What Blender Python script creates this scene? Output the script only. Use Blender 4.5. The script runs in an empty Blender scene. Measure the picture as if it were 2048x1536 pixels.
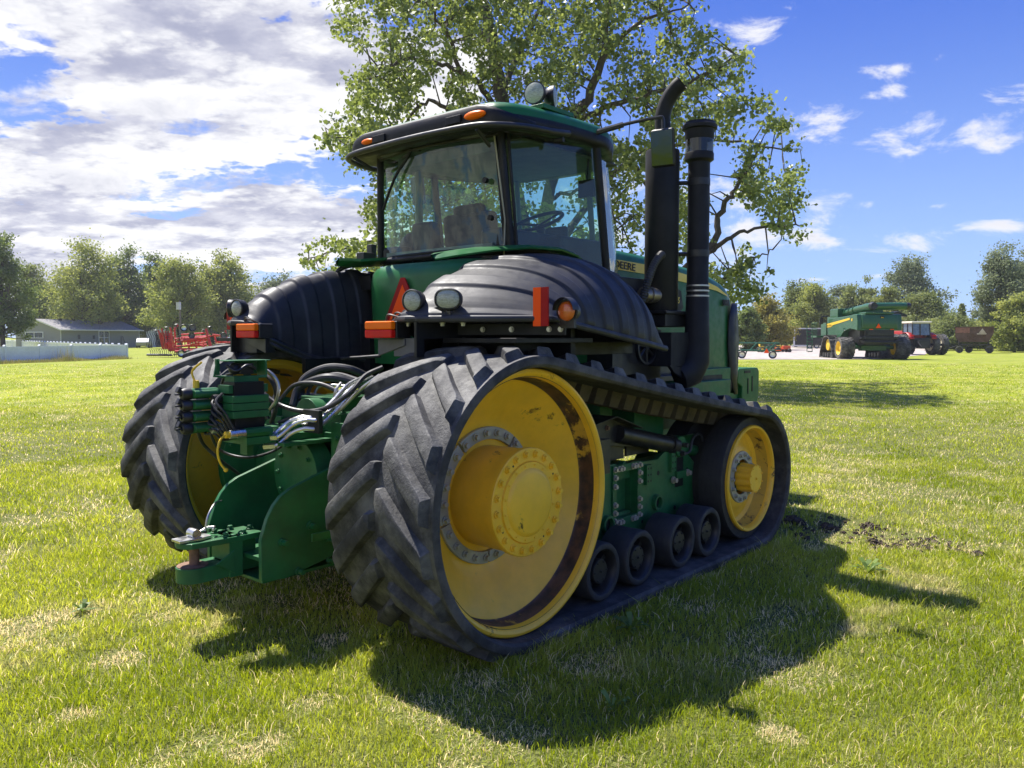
import bpy, bmesh, math, random
import numpy as np
from mathutils import Vector, Matrix
random.seed(7); RNG = np.random.default_rng(11)
SC = bpy.context.scene
R = math.radians

# ---------------------------------------------------------------- camera, world, sun, exposure
CAM_LOC = Vector((-3.1525, -4.0775, 1.6065)); YAW = 0.7179; PITCH = 0.0579; FPX = 1628.93
cd_ = bpy.data.cameras.new('camera'); cam = bpy.data.objects.new('camera', cd_); SC.collection.objects.link(cam)
cd_.sensor_fit = 'HORIZONTAL'; cd_.sensor_width = 36.0; cd_.lens = FPX / 2048 * 36.0
cd_.clip_start = 0.05; cd_.clip_end = 3000
VD = Vector((math.cos(YAW) * math.cos(PITCH), math.sin(YAW) * math.cos(PITCH), -math.sin(PITCH)))
VR = Vector((math.sin(YAW), -math.cos(YAW), 0)); VU = VR.cross(VD)
cam.matrix_world = Matrix(((VR.x, VU.x, -VD.x, CAM_LOC.x), (VR.y, VU.y, -VD.y, CAM_LOC.y), (VR.z, VU.z, -VD.z, CAM_LOC.z), (0, 0, 0, 1)))
SC.camera = cam

SUNV = Vector((0.05, 0.585, 1.0)).normalized()          # towards the sun
sd = bpy.data.lights.new('sun', 'SUN'); sun = bpy.data.objects.new('sun', sd); SC.collection.objects.link(sun)
sd.energy = 4.6; sd.angle = R(0.53); sd.color = (1.0, 0.955, 0.88)
sun.rotation_euler = SUNV.to_track_quat('Z', 'Y').to_euler(); sun.location = (0, 30, 50)
SC.view_settings.view_transform = 'Standard'; SC.view_settings.look = 'None'
SC.view_settings.gamma = 1.0; SC.view_settings.exposure = 1.08
SC.cycles.max_bounces = 8; SC.cycles.transparent_max_bounces = 16
SC.cycles.sample_clamp_indirect = 6.0

W = bpy.data.worlds.new('World'); SC.world = W; W.use_nodes = True

class NT:
    """tiny node-tree helper"""
    def __init__(s, nt): s.nt = nt; s.nt.nodes.clear()
    def n(s, t, **k):
        x = s.nt.nodes.new(t)
        for a, b in k.items():
            if a.startswith('i_'):
                key = a[2:]; key = int(key) if key.isdigit() else key.replace('_', ' ')
                x.inputs[key].default_value = b
            else: setattr(x, a, b)
        return x
    def l(s, a, b): s.nt.links.new(a, b)
    def math(s, op, a, b=None, c=None, clamp=False):
        x = s.n('ShaderNodeMath', operation=op); x.use_clamp = clamp
        for i, v in enumerate((a, b, c)):
            if v is None: continue
            if isinstance(v, (int, float)): x.inputs[i].default_value = v
            else: s.l(v, x.inputs[i])
        return x.outputs[0]
    def maprange(s, v, a, b, c=0.0, d=1.0, smooth=True):
        x = s.n('ShaderNodeMapRange', interpolation_type='SMOOTHSTEP' if smooth else 'LINEAR')
        s.l(v, x.inputs['Value']); x.inputs['From Min'].default_value = a; x.inputs['From Max'].default_value = b
        x.inputs['To Min'].default_value = c; x.inputs['To Max'].default_value = d
        return x.outputs[0]
    def mix(s, f, a, b):
        x = s.n('ShaderNodeMix', data_type='RGBA')
        if isinstance(f, (int, float)): x.inputs[0].default_value = f
        else: s.l(f, x.inputs[0])
        for i, v in ((6, a), (7, b)):
            if isinstance(v, tuple): x.inputs[i].default_value = (*v[:3], 1)
            else: s.l(v, x.inputs[i])
        return x.outputs[2]
    def noise(s, vec, scale, detail=4, rough=0.55, dist=0.0):
        x = s.n('ShaderNodeTexNoise'); x.inputs['Scale'].default_value = scale; x.inputs['Detail'].default_value = detail
        x.inputs['Roughness'].default_value = rough; x.inputs['Distortion'].default_value = dist
        if vec is not None: s.l(vec, x.inputs['Vector'])
        return x.outputs['Fac']

def build_world():
    T = NT(W.node_tree); out = T.n('ShaderNodeOutputWorld'); bg = T.n('ShaderNodeBackground'); bg.inputs['Strength'].default_value = 0.104
    sky = T.n('ShaderNodeTexSky'); sky.sky_type = 'NISHITA'; sky.sun_disc = False
    sky.sun_elevation = math.asin(SUNV.z); sky.sun_rotation = math.atan2(SUNV.x, SUNV.y)
    sky.air_density = 1.0; sky.dust_density = 0.0; sky.ozone_density = 3.0
    hs = T.n('ShaderNodeHueSaturation'); hs.inputs['Hue'].default_value = 0.512; hs.inputs['Saturation'].default_value = 1.1; hs.inputs['Value'].default_value = 1.0
    T.l(sky.outputs[0], hs.inputs['Color'])
    g = T.n('ShaderNodeTexCoord')
    sep = T.n('ShaderNodeSeparateXYZ'); T.l(g.outputs['Generated'], sep.inputs[0])
    # azimuth measured from the direction yaw, positive clockwise; elevation
    rot = T.n('ShaderNodeVectorRotate', rotation_type='Z_AXIS'); rot.inputs['Angle'].default_value = math.pi / 2 - YAW
    T.l(g.outputs['Generated'], rot.inputs['Vector'])
    s2 = T.n('ShaderNodeSeparateXYZ'); T.l(rot.outputs[0], s2.inputs[0])
    az = T.math('ARCTAN2', s2.outputs[0], s2.outputs[1]); el = T.math('ARCSINE', s2.outputs[2])
    cb = T.n('ShaderNodeCombineXYZ'); T.l(az, cb.inputs[0]); T.l(el, cb.inputs[1])
    # cloud layer seen in perspective: direction / height
    hh = T.math('ADD', T.math('MAXIMUM', s2.outputs[2], 0.0), 0.20)
    px_ = T.math('DIVIDE', s2.outputs[0], hh); py_ = T.math('DIVIDE', s2.outputs[1], hh)
    pl = T.n('ShaderNodeCombineXYZ'); T.l(px_, pl.inputs[0]); T.l(py_, pl.inputs[1])
    def dens(off):
        m = T.n('ShaderNodeMapping'); m.inputs['Location'].default_value = off; T.l(pl.outputs[0], m.inputs[0])
        m.inputs['Scale'].default_value = (1.0, 1.2, 1)
        a = T.noise(m.outputs[0], 1.55, 4, 0.50, 0.0)
        b1 = T.math('ABSOLUTE', T.math('SUBTRACT', T.noise(m.outputs[0], 4.5, 3, .5), .5)); b2 = T.math('ABSOLUTE', T.math('SUBTRACT', T.noise(m.outputs[0], 11.0, 4, .6), .5))
        bil = T.math('ADD', T.math('MULTIPLY', b1, -.50), T.math('MULTIPLY', b2, -.34))
        return T.math('ADD', T.math('ADD', a, bil), .075)
    n1 = dens((3.2, 1.3, 0)); n2 = dens((3.2, 1.3 + 0.13, 0))
    # detail that is not stretched (for the small puffs)
    m3 = T.n('ShaderNodeMapping'); m3.inputs['Scale'].default_value = (1.0, 2.0, 1); T.l(cb.outputs[0], m3.inputs[0])
    n3 = T.noise(m3.outputs[0], 13.0, 10, 0.64, 0.4)
    # coverage over azimuth / elevation
    cov = T.maprange(az, 0.14, -0.17, 0.0, 1.0)
    cov = T.math('MAXIMUM', cov, T.maprange(az, -1.1, -1.5, 0, 1))
    top = T.maprange(el, 0.52, 0.44, 0.0, 1.0)
    cov = T.math('MULTIPLY', cov, T.math('ADD', T.math('MULTIPLY', top, 0.55), 0.45))
    lay = T.math('ADD', n1, T.math('MULTIPLY', T.math('SUBTRACT', cov, 1.0), 0.42))
    # discrete clouds: (azimuth, elevation, half width, half height, weight)
    blobs = [(-0.55, 0.34, .30, .075, 1.0), (-0.40, 0.235, .30, .05, .9), (-0.5, 0.16, .40, .05, .9), (-0.30, 0.30, .18, .07, 1.0), (-0.60, 0.08, .35, .018, .8), (-0.12, 0.27, .2, .1, .55),
             (-0.40, 0.105, .07, .02, .9), (-0.22, 0.16, .15, .03, .8), (-0.27, 0.07, .10, .018, .8),
             (.28, .335, .05, .028, 1.0), (.43, .285, .065, .012, .75), (.41, .26, .04, .010, .7), (.345, .243, .065, .024, .95), (.355, .155, .08, .022, .6),
             (.51, .217, .10, .027, 1.0), (.54, .203, .05, .02, .9), (.41, .147, .03, .012, .85), (.475, .14, .07, .008, .7), (.435, .105, .055, .013, 1.0), (.54, .118, .045, .013, .95),
             (.30, .115, .11, .035, .95), (.20, .14, .14, .05, .8), (.10, .2, .12, .08, .7), (.36, .065, .03, .006, .8), (.42, .068, .05, .006, .6), (.53, .06, .04, .008, .6), (.26, .07, .05, .012, .6), (-.02, .33, .15, .08, .3)]
    acc = None; hi = None
    for (a0, e0, ra, re, w) in blobs:
        m = T.n('ShaderNodeMapping'); m.inputs['Scale'].default_value = (1 / ra, 1 / re, 0); m.inputs['Location'].default_value = (-a0 / ra, -e0 / re, 0)
        T.l(cb.outputs[0], m.inputs[0])
        ln = T.n('ShaderNodeVectorMath', operation='LENGTH'); T.l(m.outputs[0], ln.inputs[0])
        b = T.math('MULTIPLY', T.maprange(ln.outputs['Value'], 1.45, 0.0, 0, 1, False), w)
        acc = b if acc is None else T.math('MAXIMUM', acc, b)
        sy = T.n('ShaderNodeSeparateXYZ'); T.l(m.outputs[0], sy.inputs[0])
        lw = T.math('MULTIPLY', b, T.math('MULTIPLY', sy.outputs[1], -0.5))
        hi = lw if hi is None else T.math('MAXIMUM', hi, lw)
    small = T.math('ADD', T.math('MULTIPLY', acc, 0.62), T.math('MULTIPLY', T.math('SUBTRACT', n3, 0.5), 1.7))
    d1 = T.maprange(lay, 0.425, 0.48); d2 = T.math('POWER', T.maprange(small, 0.26, 0.62), 1.0)
    d = T.math('MAXIMUM', d1, d2, clamp=True)
    d = T.math('MULTIPLY', d, T.maprange(el, 0.0, 0.03))
    # underside of the big clouds: thicker parts are lavender grey
    th1 = T.math('ADD', T.math('MULTIPLY', T.math('SUBTRACT', n2, n1), 3.4), T.math('MULTIPLY', T.math('SUBTRACT', lay, 0.50), 1.5))
    th1 = T.math('ADD', th1, T.math('MULTIPLY', T.math('SUBTRACT', T.noise(pl.outputs[0], 3.6, 6, .62), .5), .55))
    thick = T.maprange(T.math('MAXIMUM', th1, T.math('SUBTRACT', T.math('MULTIPLY', T.math('SUBTRACT', small, 0.42), 0.55), .05)), -0.14, 0.40)
    gv = T.mix(T.maprange(T.noise(pl.outputs[0], 5.5, 8, .62), .32, .68), (1.95, 2.05, 2.75), (3.3, 3.35, 3.85))
    ccol = T.mix(thick, (4.75, 4.75, 4.85), gv)
    hz = T.mix(T.maprange(el, 0.0, .42), (1.5, 2.5, 4.9), (.20, .68, 3.4))
    blue = T.mix(.85, hs.outputs[0], hz)
    col = T.mix(d, blue, ccol)
    T.l(col, bg.inputs['Color']); T.l(bg.outputs[0], out.inputs[0])
build_world()

def at(px, py, depth):
    """point that many metres ahead in a direction given on the 2048x1536 photograph"""
    return CAM_LOC + (VD + VR * ((px - 1024) / FPX) + VU * ((768 - py) / FPX)) * depth
def gr(px, depth, z=0.0):
    p = at(px, 672, depth); return Vector((p.x, p.y, z))

# ---------------------------------------------------------------- materials
MATS = {}
def mat(name, col, rough=0.5, metal=0.0, var=0.12, scale=6.0, dust=0.0, dustcol=(.30, .28, .24), bump=0.0, bscale=60.0, coat=0.0, spec=0.5, rust=0.0, dscale=3.0, stretch=None, updust=0.0):
    if name in MATS: return MATS[name]
    m = bpy.data.materials.new(name); m.use_nodes = True; T = NT(m.node_tree)
    o = T.n('ShaderNodeOutputMaterial'); b = T.n('ShaderNodeBsdfPrincipled'); T.l(b.outputs[0], o.inputs[0])
    tc = T.n('ShaderNodeTexCoord'); vec = tc.outputs['Object']
    if stretch:
        mp = T.n('ShaderNodeMapping'); mp.inputs['Scale'].default_value = stretch; T.l(vec, mp.inputs[0]); vec2 = mp.outputs[0]
    else: vec2 = vec
    n = T.noise(vec2, scale, 5, 0.6)
    f = T.maprange(n, 0.3, 0.7)
    dark = tuple(c * (1 - var) for c in col); lite = tuple(min(1, c * (1 + var)) for c in col)
    c = T.mix(f, dark, lite)
    if rust > 0:
        rn = T.noise(vec2, dscale * 1.7, 9, 0.72, 0.3); rf = T.maprange(rn, 0.62 - rust * .35, 0.70 - rust * .35)
        rc = T.mix(T.maprange(T.noise(vec, 14, 5), .3, .75), (.020, .012, .008), (.13, .055, .02))
        c = T.mix(rf, c, rc)
    df = None
    if dust > 0 or updust > 0:
        dn = T.noise(vec, dscale, 8, 0.68); df = T.math('MULTIPLY', T.maprange(dn, 0.36, 0.72), dust)
        if updust > 0:
            ge = T.n('ShaderNodeNewGeometry'); sz = T.n('ShaderNodeSeparateXYZ'); T.l(ge.outputs['Normal'], sz.inputs[0])
            up = T.math('MULTIPLY', T.maprange(sz.outputs[2], 0.2, 0.95), updust)
            df = T.math('ADD', df, T.math('MULTIPLY', up, T.maprange(dn, 0.25, 0.7, .4, 1.0)), clamp=True)
        c = T.mix(df, c, dustcol)
    T.l(c, b.inputs['Base Color'])
    rn = T.noise(vec, scale * 2.3, 4); T.l(T.maprange(rn, 0.3, 0.7, max(.02, rough - .08), min(1, rough + .1)), b.inputs['Roughness'])
    b.inputs['Metallic'].default_value = metal; b.inputs['Specular IOR Level'].default_value = spec
    b.inputs['Coat Weight'].default_value = coat; b.inputs['Coat Roughness'].default_value = 0.08
    if bump > 0:
        bp = T.n('ShaderNodeBump'); bp.inputs['Strength'].default_value = bump; bp.inputs['Distance'].default_value = 0.01
        T.l(T.noise(vec, bscale, 5, 0.65), bp.inputs['Height']); T.l(bp.outputs[0], b.inputs['Normal'])
    MATS[name] = m; return m
GREEN = mat('green_paint', (.012, .118, .028), .40, var=.10, coat=.04, dust=.06, dustcol=(.06, .12, .05), updust=.05, spec=.3)
GREEN2 = mat('chassis_green', (.015, .122, .036), .46, var=.22, coat=.05, dust=.22, dustcol=(.06, .11, .045), dscale=5, updust=.08, bump=.06, spec=.35)
YEL = mat('yellow_paint', (.92, .515, .025), .42, var=.08, rust=.03, dust=.14, dustcol=(.55, .34, .06), dscale=3.5, coat=.05, updust=.05)
YELS = mat('yellow_stripe', (.80, .56, .04), .35, var=.03)
YRUST = mat('rusty_yellow_rim', (.62, .36, .03), .6, var=.12, rust=.72, dscale=2.4, dust=.1)
YRUST2 = mat('worn_yellow_rim', (.60, .37, .04), .5, var=.10, rust=.20, dscale=5, dust=.1)
RUB = mat('tread_rubber', (.024, .024, .026), .68, var=.25, scale=9, dust=.62, dustcol=(.20, .195, .175), dscale=5.5, bump=.5, bscale=70, spec=.4, updust=.30)
RUBD = mat('inner_belt_rubber', (.036, .035, .034), .75, var=.3, dust=.75, dustcol=(.15, .14, .125), dscale=5, bump=.3, bscale=70, spec=.3)
RUBC = mat('guide_lug_rubber', (.085, .068, .045), .85, var=.3, dust=.7, dustcol=(.12, .095, .06), dscale=8, bump=.3, spec=.25)
TYRE = mat('wheel_rubber', (.020, .020, .021), .62, var=.2, dust=.45, dustcol=(.06, .058, .055), dscale=3, bump=.18, bscale=40, spec=.4, stretch=(1, 9, 1))
PLA = mat('fender_plastic', (.024, .024, .027), .50, var=.12, dust=.45, dustcol=(.085, .083, .080), dscale=2.4, bump=.05, bscale=300, spec=.3, updust=.16)
BLK = mat('black_paint', (.012, .012, .013), .42, var=.2, dust=.3, dustcol=(.045, .042, .038), dscale=6, updust=.2)
BLKM = mat('black_trim', (.008, .008, .009), .5, var=.2, spec=.3)
STK = mat('stack_black', (.013, .013, .013), .55, var=.18, scale=4, spec=.22, dust=.25, dustcol=(.045, .043, .042), dscale=3, stretch=(3, 3, .5))
STEEL = mat('bare_steel', (.50, .49, .46), .36, metal=.85, var=.15, dust=.35, dustcol=(.25, .22, .18))
RINGM = mat('bolt_ring_grey', (.40, .40, .33), .55, metal=.3, var=.12, dust=.3, dustcol=(.36, .32, .2))
RUSTM = mat('rusty_steel', (.20, .11, .07), .7, metal=.2, var=.3, scale=20)
HOSE = mat('hydraulic_hose', (.018, .018, .019), .5, var=.2, dust=.35, dustcol=(.09, .085, .075), dscale=12)
AMB = mat('amber_lens', (1.0, .17, .0), .4, var=.06, spec=.2)
REDL = mat('red_lens', (.62, .010, .006), .4, var=.1, spec=.2)
ORNG = mat('fluorescent_orange', (1.0, .10, .010), .6, var=.03, spec=.1)
REFR = mat('reflective_dark_red', (.34, .008, .008), .5, var=.08, spec=.15)
LENS = mat('lamp_glass', (.34, .36, .29), .25, var=.25, scale=40, coat=.25, stretch=(1, 1, 6))
GREYP = mat('grey_plastic', (.10, .10, .11), .6, var=.15)
WIRE = mat('yellow_dust_cap', (.80, .50, .02), .4, var=.05)
CHR = mat('zinc_plated', (.62, .62, .60), .28, metal=.9, var=.1)
FAB = mat('seat_fabric', (.007, .007, .008), .8, var=.2)
INT = mat('cab_lining', (.10, .105, .11), .85, var=.1)
RED = mat('red_paint', (.60, .018, .014), .38, var=.12, coat=.3, dust=.15, dustcol=(.35, .12, .09))
FGREEN = mat('far_green_paint', (.010, .085, .028), .45, var=.12, coat=.3, dust=.2, dustcol=(.06, .09, .05))
WHT = mat('white_vinyl', (.72, .75, .78), .5, var=.05, dust=.3, dustcol=(.55, .56, .52), dscale=.7)
CRM = mat('cream_paint', (.72, .66, .52), .5, var=.06)

def glass_mat(name, tint, dirt):
    m = bpy.data.materials.new(name); m.use_nodes = True; T = NT(m.node_tree)
    o = T.n('ShaderNodeOutputMaterial'); tr = T.n('ShaderNodeBsdfTransparent'); tr.inputs[0].default_value = (*tint, 1)
    gl = T.n('ShaderNodeBsdfGlossy'); gl.inputs['Roughness'].default_value = 0.015; gl.inputs['Color'].default_value = (.9, .95, .92, 1)
    ge = T.n('ShaderNodeNewGeometry'); dt = T.n('ShaderNodeVectorMath', operation='DOT_PRODUCT'); T.l(ge.outputs['Normal'], dt.inputs[0]); T.l(ge.outputs['Incoming'], dt.inputs[1])
    f = T.math('ADD', T.math('MULTIPLY', T.math('POWER', T.math('SUBTRACT', 1.0, T.math('ABSOLUTE', dt.outputs['Value'])), 5.0), .92), .06, clamp=True)
    mx = T.n('ShaderNodeMixShader'); T.l(f, mx.inputs[0]); T.l(tr.outputs[0], mx.inputs[1]); T.l(gl.outputs[0], mx.inputs[2])
    tc = T.n('ShaderNodeTexCoord'); mp = T.n('ShaderNodeMapping'); mp.inputs['Scale'].default_value = (22, 22, 1.6); T.l(tc.outputs['Object'], mp.inputs[0])
    st = T.maprange(T.noise(mp.outputs[0], 1.0, 5, .6), .56, .78); sp = T.noise(tc.outputs['Object'], 3.0, 6, .6)
    sz = T.n('ShaderNodeSeparateXYZ'); T.l(tc.outputs['Object'], sz.inputs[0])
    streak = T.math('MULTIPLY', T.math('MULTIPLY', st, T.maprange(sz.outputs[2], 2.35, 2.95)), dirt * 3.2)
    film = T.math('MULTIPLY', T.maprange(sp, .35, .75), dirt)
    df = T.n('ShaderNodeBsdfDiffuse'); df.inputs[0].default_value = (.42, .46, .42, 1)
    m2 = T.n('ShaderNodeMixShader'); T.l(T.math('ADD', streak, film, clamp=True), m2.inputs[0]); T.l(mx.outputs[0], m2.inputs[1]); T.l(df.outputs[0], m2.inputs[2])
    T.l(m2.outputs[0], o.inputs[0]); MATS[name] = m; return m
GLASS = glass_mat('tinted_cab_glass', (.68, .88, .80), .03)
DGLASS = mat('dark_window', (.02, .03, .035), .08, var=.2, spec=.8)
MIRR = mat('mirror_glass', (.045, .06, .055), .03, metal=1.0, var=.02)

# ---------------------------------------------------------------- mesh helper
class B:
    def __init__(s): s.v = []; s.f = []; s.m = []; s.mi = 0; s.marks = []
    def add(s, vs, fs, mi=None):
        k = len(s.v); s.v += [tuple(x) for x in vs]; s.f += [tuple(i + k for i in f) for f in fs]
        s.m += [s.mi if mi is None else mi] * len(fs); return s
    def box(s, c, d, rot=None, mi=None, taper=1.0):
        M = rot if rot is not None else Matrix.Identity(3)
        vs = []
        for z in (-1, 1):
            t = taper if z > 0 else 1
            for x, y in ((-1, -1), (1, -1), (1, 1), (-1, 1)):
                vs.append(Vector(c) + M @ Vector((x * d[0] / 2 * t, y * d[1] / 2 * t, z * d[2] / 2)))
        return s.add(vs, [(3, 2, 1, 0), (4, 5, 6, 7), (0, 1, 5, 4), (1, 2, 6, 5), (2, 3, 7, 6), (3, 0, 4, 7)], mi)
    def bb(s, x0, x1, y0, y1, z0, z1, mi=None):
        return s.box(((x0 + x1) / 2, (y0 + y1) / 2, (z0 + z1) / 2), (abs(x1 - x0), abs(y1 - y0), abs(z1 - z0)), None, mi)
    def cyl(s, p0, p1, r0, r1=None, n=16, mi=None, cap=True):
        r1 = r0 if r1 is None else r1; p0 = Vector(p0); p1 = Vector(p1); d = (p1 - p0).normalized()
        a = d.orthogonal().normalized(); b = d.cross(a)
        vs = []
        for p, r in ((p0, r0), (p1, r1)):
            for i in range(n):
                t = 2 * math.pi * i / n; vs.append(p + (a * math.cos(t) + b * math.sin(t)) * r)
        fs = [(i, (i + 1) % n, n + (i + 1) % n, n + i) for i in range(n)]
        if cap: fs += [tuple(range(n - 1, -1, -1)), tuple(range(n, 2 * n))]
        return s.add(vs, fs, mi)
    def tube(s, pts, r, n=8, mi=None, cap=True):
        pts = [Vector(p) for p in pts]; rs = r if isinstance(r, (list, tuple)) else [r] * len(pts)
        vs = []; prev = None
        for i, p in enumerate(pts):
            d = (pts[min(i + 1, len(pts) - 1)] - pts[max(i - 1, 0)]).normalized()
            if prev is None: a = d.orthogonal().normalized()
            else:
                a = prev - d * prev.dot(d)
                a = a.normalized() if a.length > 1e-6 else d.orthogonal().normalized()
            prev = a; b = d.cross(a)
            for j in range(n):
                t = 2 * math.pi * j / n; vs.append(p + (a * math.cos(t) + b * math.sin(t)) * rs[i])
        fs = []
        for i in range(len(pts) - 1):
            for j in range(n): fs.append((i * n + j, i * n + (j + 1) % n, (i + 1) * n + (j + 1) % n, (i + 1) * n + j))
        if cap: fs += [tuple(range(n - 1, -1, -1)), tuple((len(pts) - 1) * n + j for j in range(n))]
        return s.add(vs, fs, mi)
    def lathe(s, prof, c=(0, 0, 0), axis='y', n=64, mi=None, closed=False):
        """prof: (r, a) pairs or (r, a, material) along the axis"""
        vs = []; fs = []; ms = []
        for q in prof:
            r, a = q[0], q[1]
            for i in range(n):
                t = 2 * math.pi * i / n; u, w = r * math.cos(t), r * math.sin(t)
                vs.append({'y': (c[0] + u, c[1] + a, c[2] + w), 'z': (c[0] + u, c[1] + w, c[2] + a), 'x': (c[0] + a, c[1] + u, c[2] + w)}[axis])
        m = len(prof); rng = range(m if closed else m - 1)
        k = len(s.v); s.v += vs
        for j in rng:
            j2 = (j + 1) % m; mm = prof[j][2] if len(prof[j]) > 2 else (s.mi if mi is None else mi)
            for i in range(n):
                s.f.append((k + j * n + i, k + j * n + (i + 1) % n, k + j2 * n + (i + 1) % n, k + j2 * n + i)); s.m.append(mm)
        return s
    def prism(s, poly, plane, a0, a1, mi=None):
        """poly in 2D; plane 'xz' extrudes along y, 'yz' along x, 'xy' along z"""
        f = {'xz': lambda p, a: (p[0], a, p[1]), 'yz': lambda p, a: (a, p[0], p[1]), 'xy': lambda p, a: (p[0], p[1], a)}[plane]
        n = len(poly); vs = [f(p, a0) for p in poly] + [f(p, a1) for p in poly]
        fs = [(i, (i + 1) % n, n + (i + 1) % n, n + i) for i in range(n)] + [tuple(range(n - 1, -1, -1)), tuple(range(n, 2 * n))]
        return s.add(vs, fs, mi)
    def grid(s, rows, mi=None, closeu=False):
        n = len(rows[0]); vs = [p for r_ in rows for p in r_]; fs = []
        for j in range(len(rows) - 1):
            for i in range(n if closeu else n - 1):
                fs.append((j * n + i, j * n + (i + 1) % n, (j + 1) * n + (i + 1) % n, (j + 1) * n + i))
        return s.add(vs, fs, mi)
    def ball(s, c, r, n=12, mi=None, sc=(1, 1, 1)):
        rows = []
        for j in range(n // 2 + 1):
            t = math.pi * j / (n // 2)
            rows.append([(c[0] + r * sc[0] * math.sin(t) * math.cos(2 * math.pi * i / n), c[1] + r * sc[1] * math.sin(t) * math.sin(2 * math.pi * i / n), c[2] + r * sc[2] * math.cos(t)) for i in range(n)])
        return s.grid(rows, mi, True)
    def bolt(s, p, d, r=.012, h=.012, mi=None):
        p = Vector(p); d = Vector(d).normalized(); s.marks.append((len(s.v), len(s.f)))
        s.cyl(p, p + d * h * .35, r * 1.35, n=12, mi=mi); return s.cyl(p + d * h * .35, p + d * h, r, r * .95, n=6, mi=mi)

def obj(name, b, mats, parent=None, bevel=0.0, smooth=35, solid=0.0, sub=0, label=None, clean=True):
    me = bpy.data.meshes.new(name); me.from_pydata(b.v, [], b.f)
    mats = mats if isinstance(mats, (list, tuple)) else [mats]
    for m in mats: me.materials.append(m)
    me.polygons.foreach_set('material_index', b.m)
    if clean:
        bm = bmesh.new(); bm.from_mesh(me); bmesh.ops.remove_doubles(bm, verts=bm.verts, dist=1e-5)
        bmesh.ops.recalc_face_normals(bm, faces=bm.faces); bm.to_mesh(me); bm.free()
    if smooth: me.shade_smooth(); me.set_sharp_from_angle(angle=R(smooth))
    o = bpy.data.objects.new(name, me); SC.collection.objects.link(o)
    if parent: o.parent = parent
    if label: o['label'] = label
    if solid: md = o.modifiers.new('s', 'SOLIDIFY'); md.thickness = solid; md.offset = 0
    if sub: md = o.modifiers.new('u', 'SUBSURF'); md.levels = sub; md.render_levels = sub
    if bevel: md = o.modifiers.new('b', 'BEVEL'); md.width = bevel; md.segments = 2; md.limit_method = 'ANGLE'; md.angle_limit = R(40); md.harden_normals = True
    return o
def obj_split(name, b, mats, parent, **k):
    """one object for every bolt collected in b"""
    mk = b.marks + [(len(b.v), len(b.f))]; out = []
    for (v0, f0), (v1, f1) in zip(mk[:-1], mk[1:]):
        q = B(); q.v = b.v[v0:v1]; q.f = [tuple(i - v0 for i in f) for f in b.f[f0:f1]]; q.m = b.m[f0:f1]; out.append(obj(name, q, mats, parent, **k))
    return out
def tag(o, label=None, cat=None, group=None, kind=None):
    for k, v in (('label', label), ('category', cat), ('group', group), ('kind', kind)):
        if v: o[k] = v
    return o
def thing(name, label, cat, loc=(0, 0, 0), rz=0.0, group=None, scale=1.0):
    o = bpy.data.objects.new(name, None); SC.collection.objects.link(o); o.location = loc; o.rotation_euler = (0, 0, rz)
    o.scale = (scale,) * 3; o.empty_display_size = .3
    return tag(o, label, cat, group)
def bez(p0, p1, p2, p3, n=14):
    p0, p1, p2, p3 = map(Vector, (p0, p1, p2, p3)); o = []
    for i in range(n + 1):
        t = i / n; o.append(p0 * (1 - t) ** 3 + p1 * 3 * t * (1 - t) ** 2 + p2 * 3 * t * t * (1 - t) + p3 * t ** 3)
    return o
def spline(pts, n=6):
    pts = [Vector(p) for p in pts]; o = []
    for i in range(len(pts) - 1):
        a, b = pts[i], pts[i + 1]; m0 = (b - pts[i - 1]) / 2 if i > 0 else b - a; m1 = (pts[i + 2] - a) / 2 if i + 2 < len(pts) else b - a
        for k in range(n):
            t = k / n; o.append(a * (2 * t ** 3 - 3 * t * t + 1) + m0 * (t ** 3 - 2 * t * t + t) + b * (-2 * t ** 3 + 3 * t * t) + m1 * (t ** 3 - t * t))
    o.append(pts[-1]); return o
def text(name, s, size, M, m, parent=None, ext=.001, sx=1.0, bold=0.0):
    cu = bpy.data.curves.new(name + '_c', 'FONT'); cu.body = s; cu.size = size; cu.extrude = ext; cu.offset = bold; cu.align_x = 'CENTER'; cu.align_y = 'CENTER'
    t = bpy.data.objects.new(name + '_t', cu); SC.collection.objects.link(t)
    dg = bpy.context.evaluated_depsgraph_get(); me = bpy.data.meshes.new_from_object(t.evaluated_get(dg)); bpy.data.objects.remove(t)
    me.materials.clear(); me.materials.append(m); me.transform(M @ Matrix.Diagonal((sx, 1, 1, 1)))
    o = bpy.data.objects.new(name, me); SC.collection.objects.link(o)
    if parent: o.parent = parent
    return o
def basis(o, x, y):
    x = Vector(x).normalized(); y = Vector(y); z = x.cross(y).normalized(); y = z.cross(x)
    return Matrix(((x.x, y.x, z.x, o[0]), (x.y, y.y, z.y, o[1]), (x.z, y.z, z.z, o[2]), (0, 0, 0, 1)))

# ================================================================ THE TRACKED TRACTOR (x forward, y to its left, ground at z = 0)
def on(ax, val, px, py):
    w = VD + VR * ((px - 1024) / FPX) + VU * ((768 - py) / FPX); k = 'xyz'.index(ax)
    return CAM_LOC + w * ((val - CAM_LOC[k]) / w[k])
def outline(pts):                                  # mirror a half outline (y <= 0) into a full closed one
    return pts + [(x, -y) for x, y in reversed(pts) if abs(y) > 1e-6]
def plan_loft(b, out, levels, c, mi=None, cap=True):
    rows = []
    for z, ins in levels:
        r_ = []
        for (x, y) in out:
            d = math.hypot(x - c[0], y - c[1]); k = max(0.0, 1 - ins / d); r_.append((c[0] + (x - c[0]) * k, c[1] + (y - c[1]) * k, z if not callable(z) else z(x, y)))
        rows.append(r_)
    b.grid(rows, mi, True)
    if cap:
        n = len(out); k = len(b.v); b.v += rows[0] + rows[-1]; b.f += [tuple(k + i for i in range(n)), tuple(k + n + i for i in range(n))]; b.m += [b.mi if mi is None else mi] * 2
    return b
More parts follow.
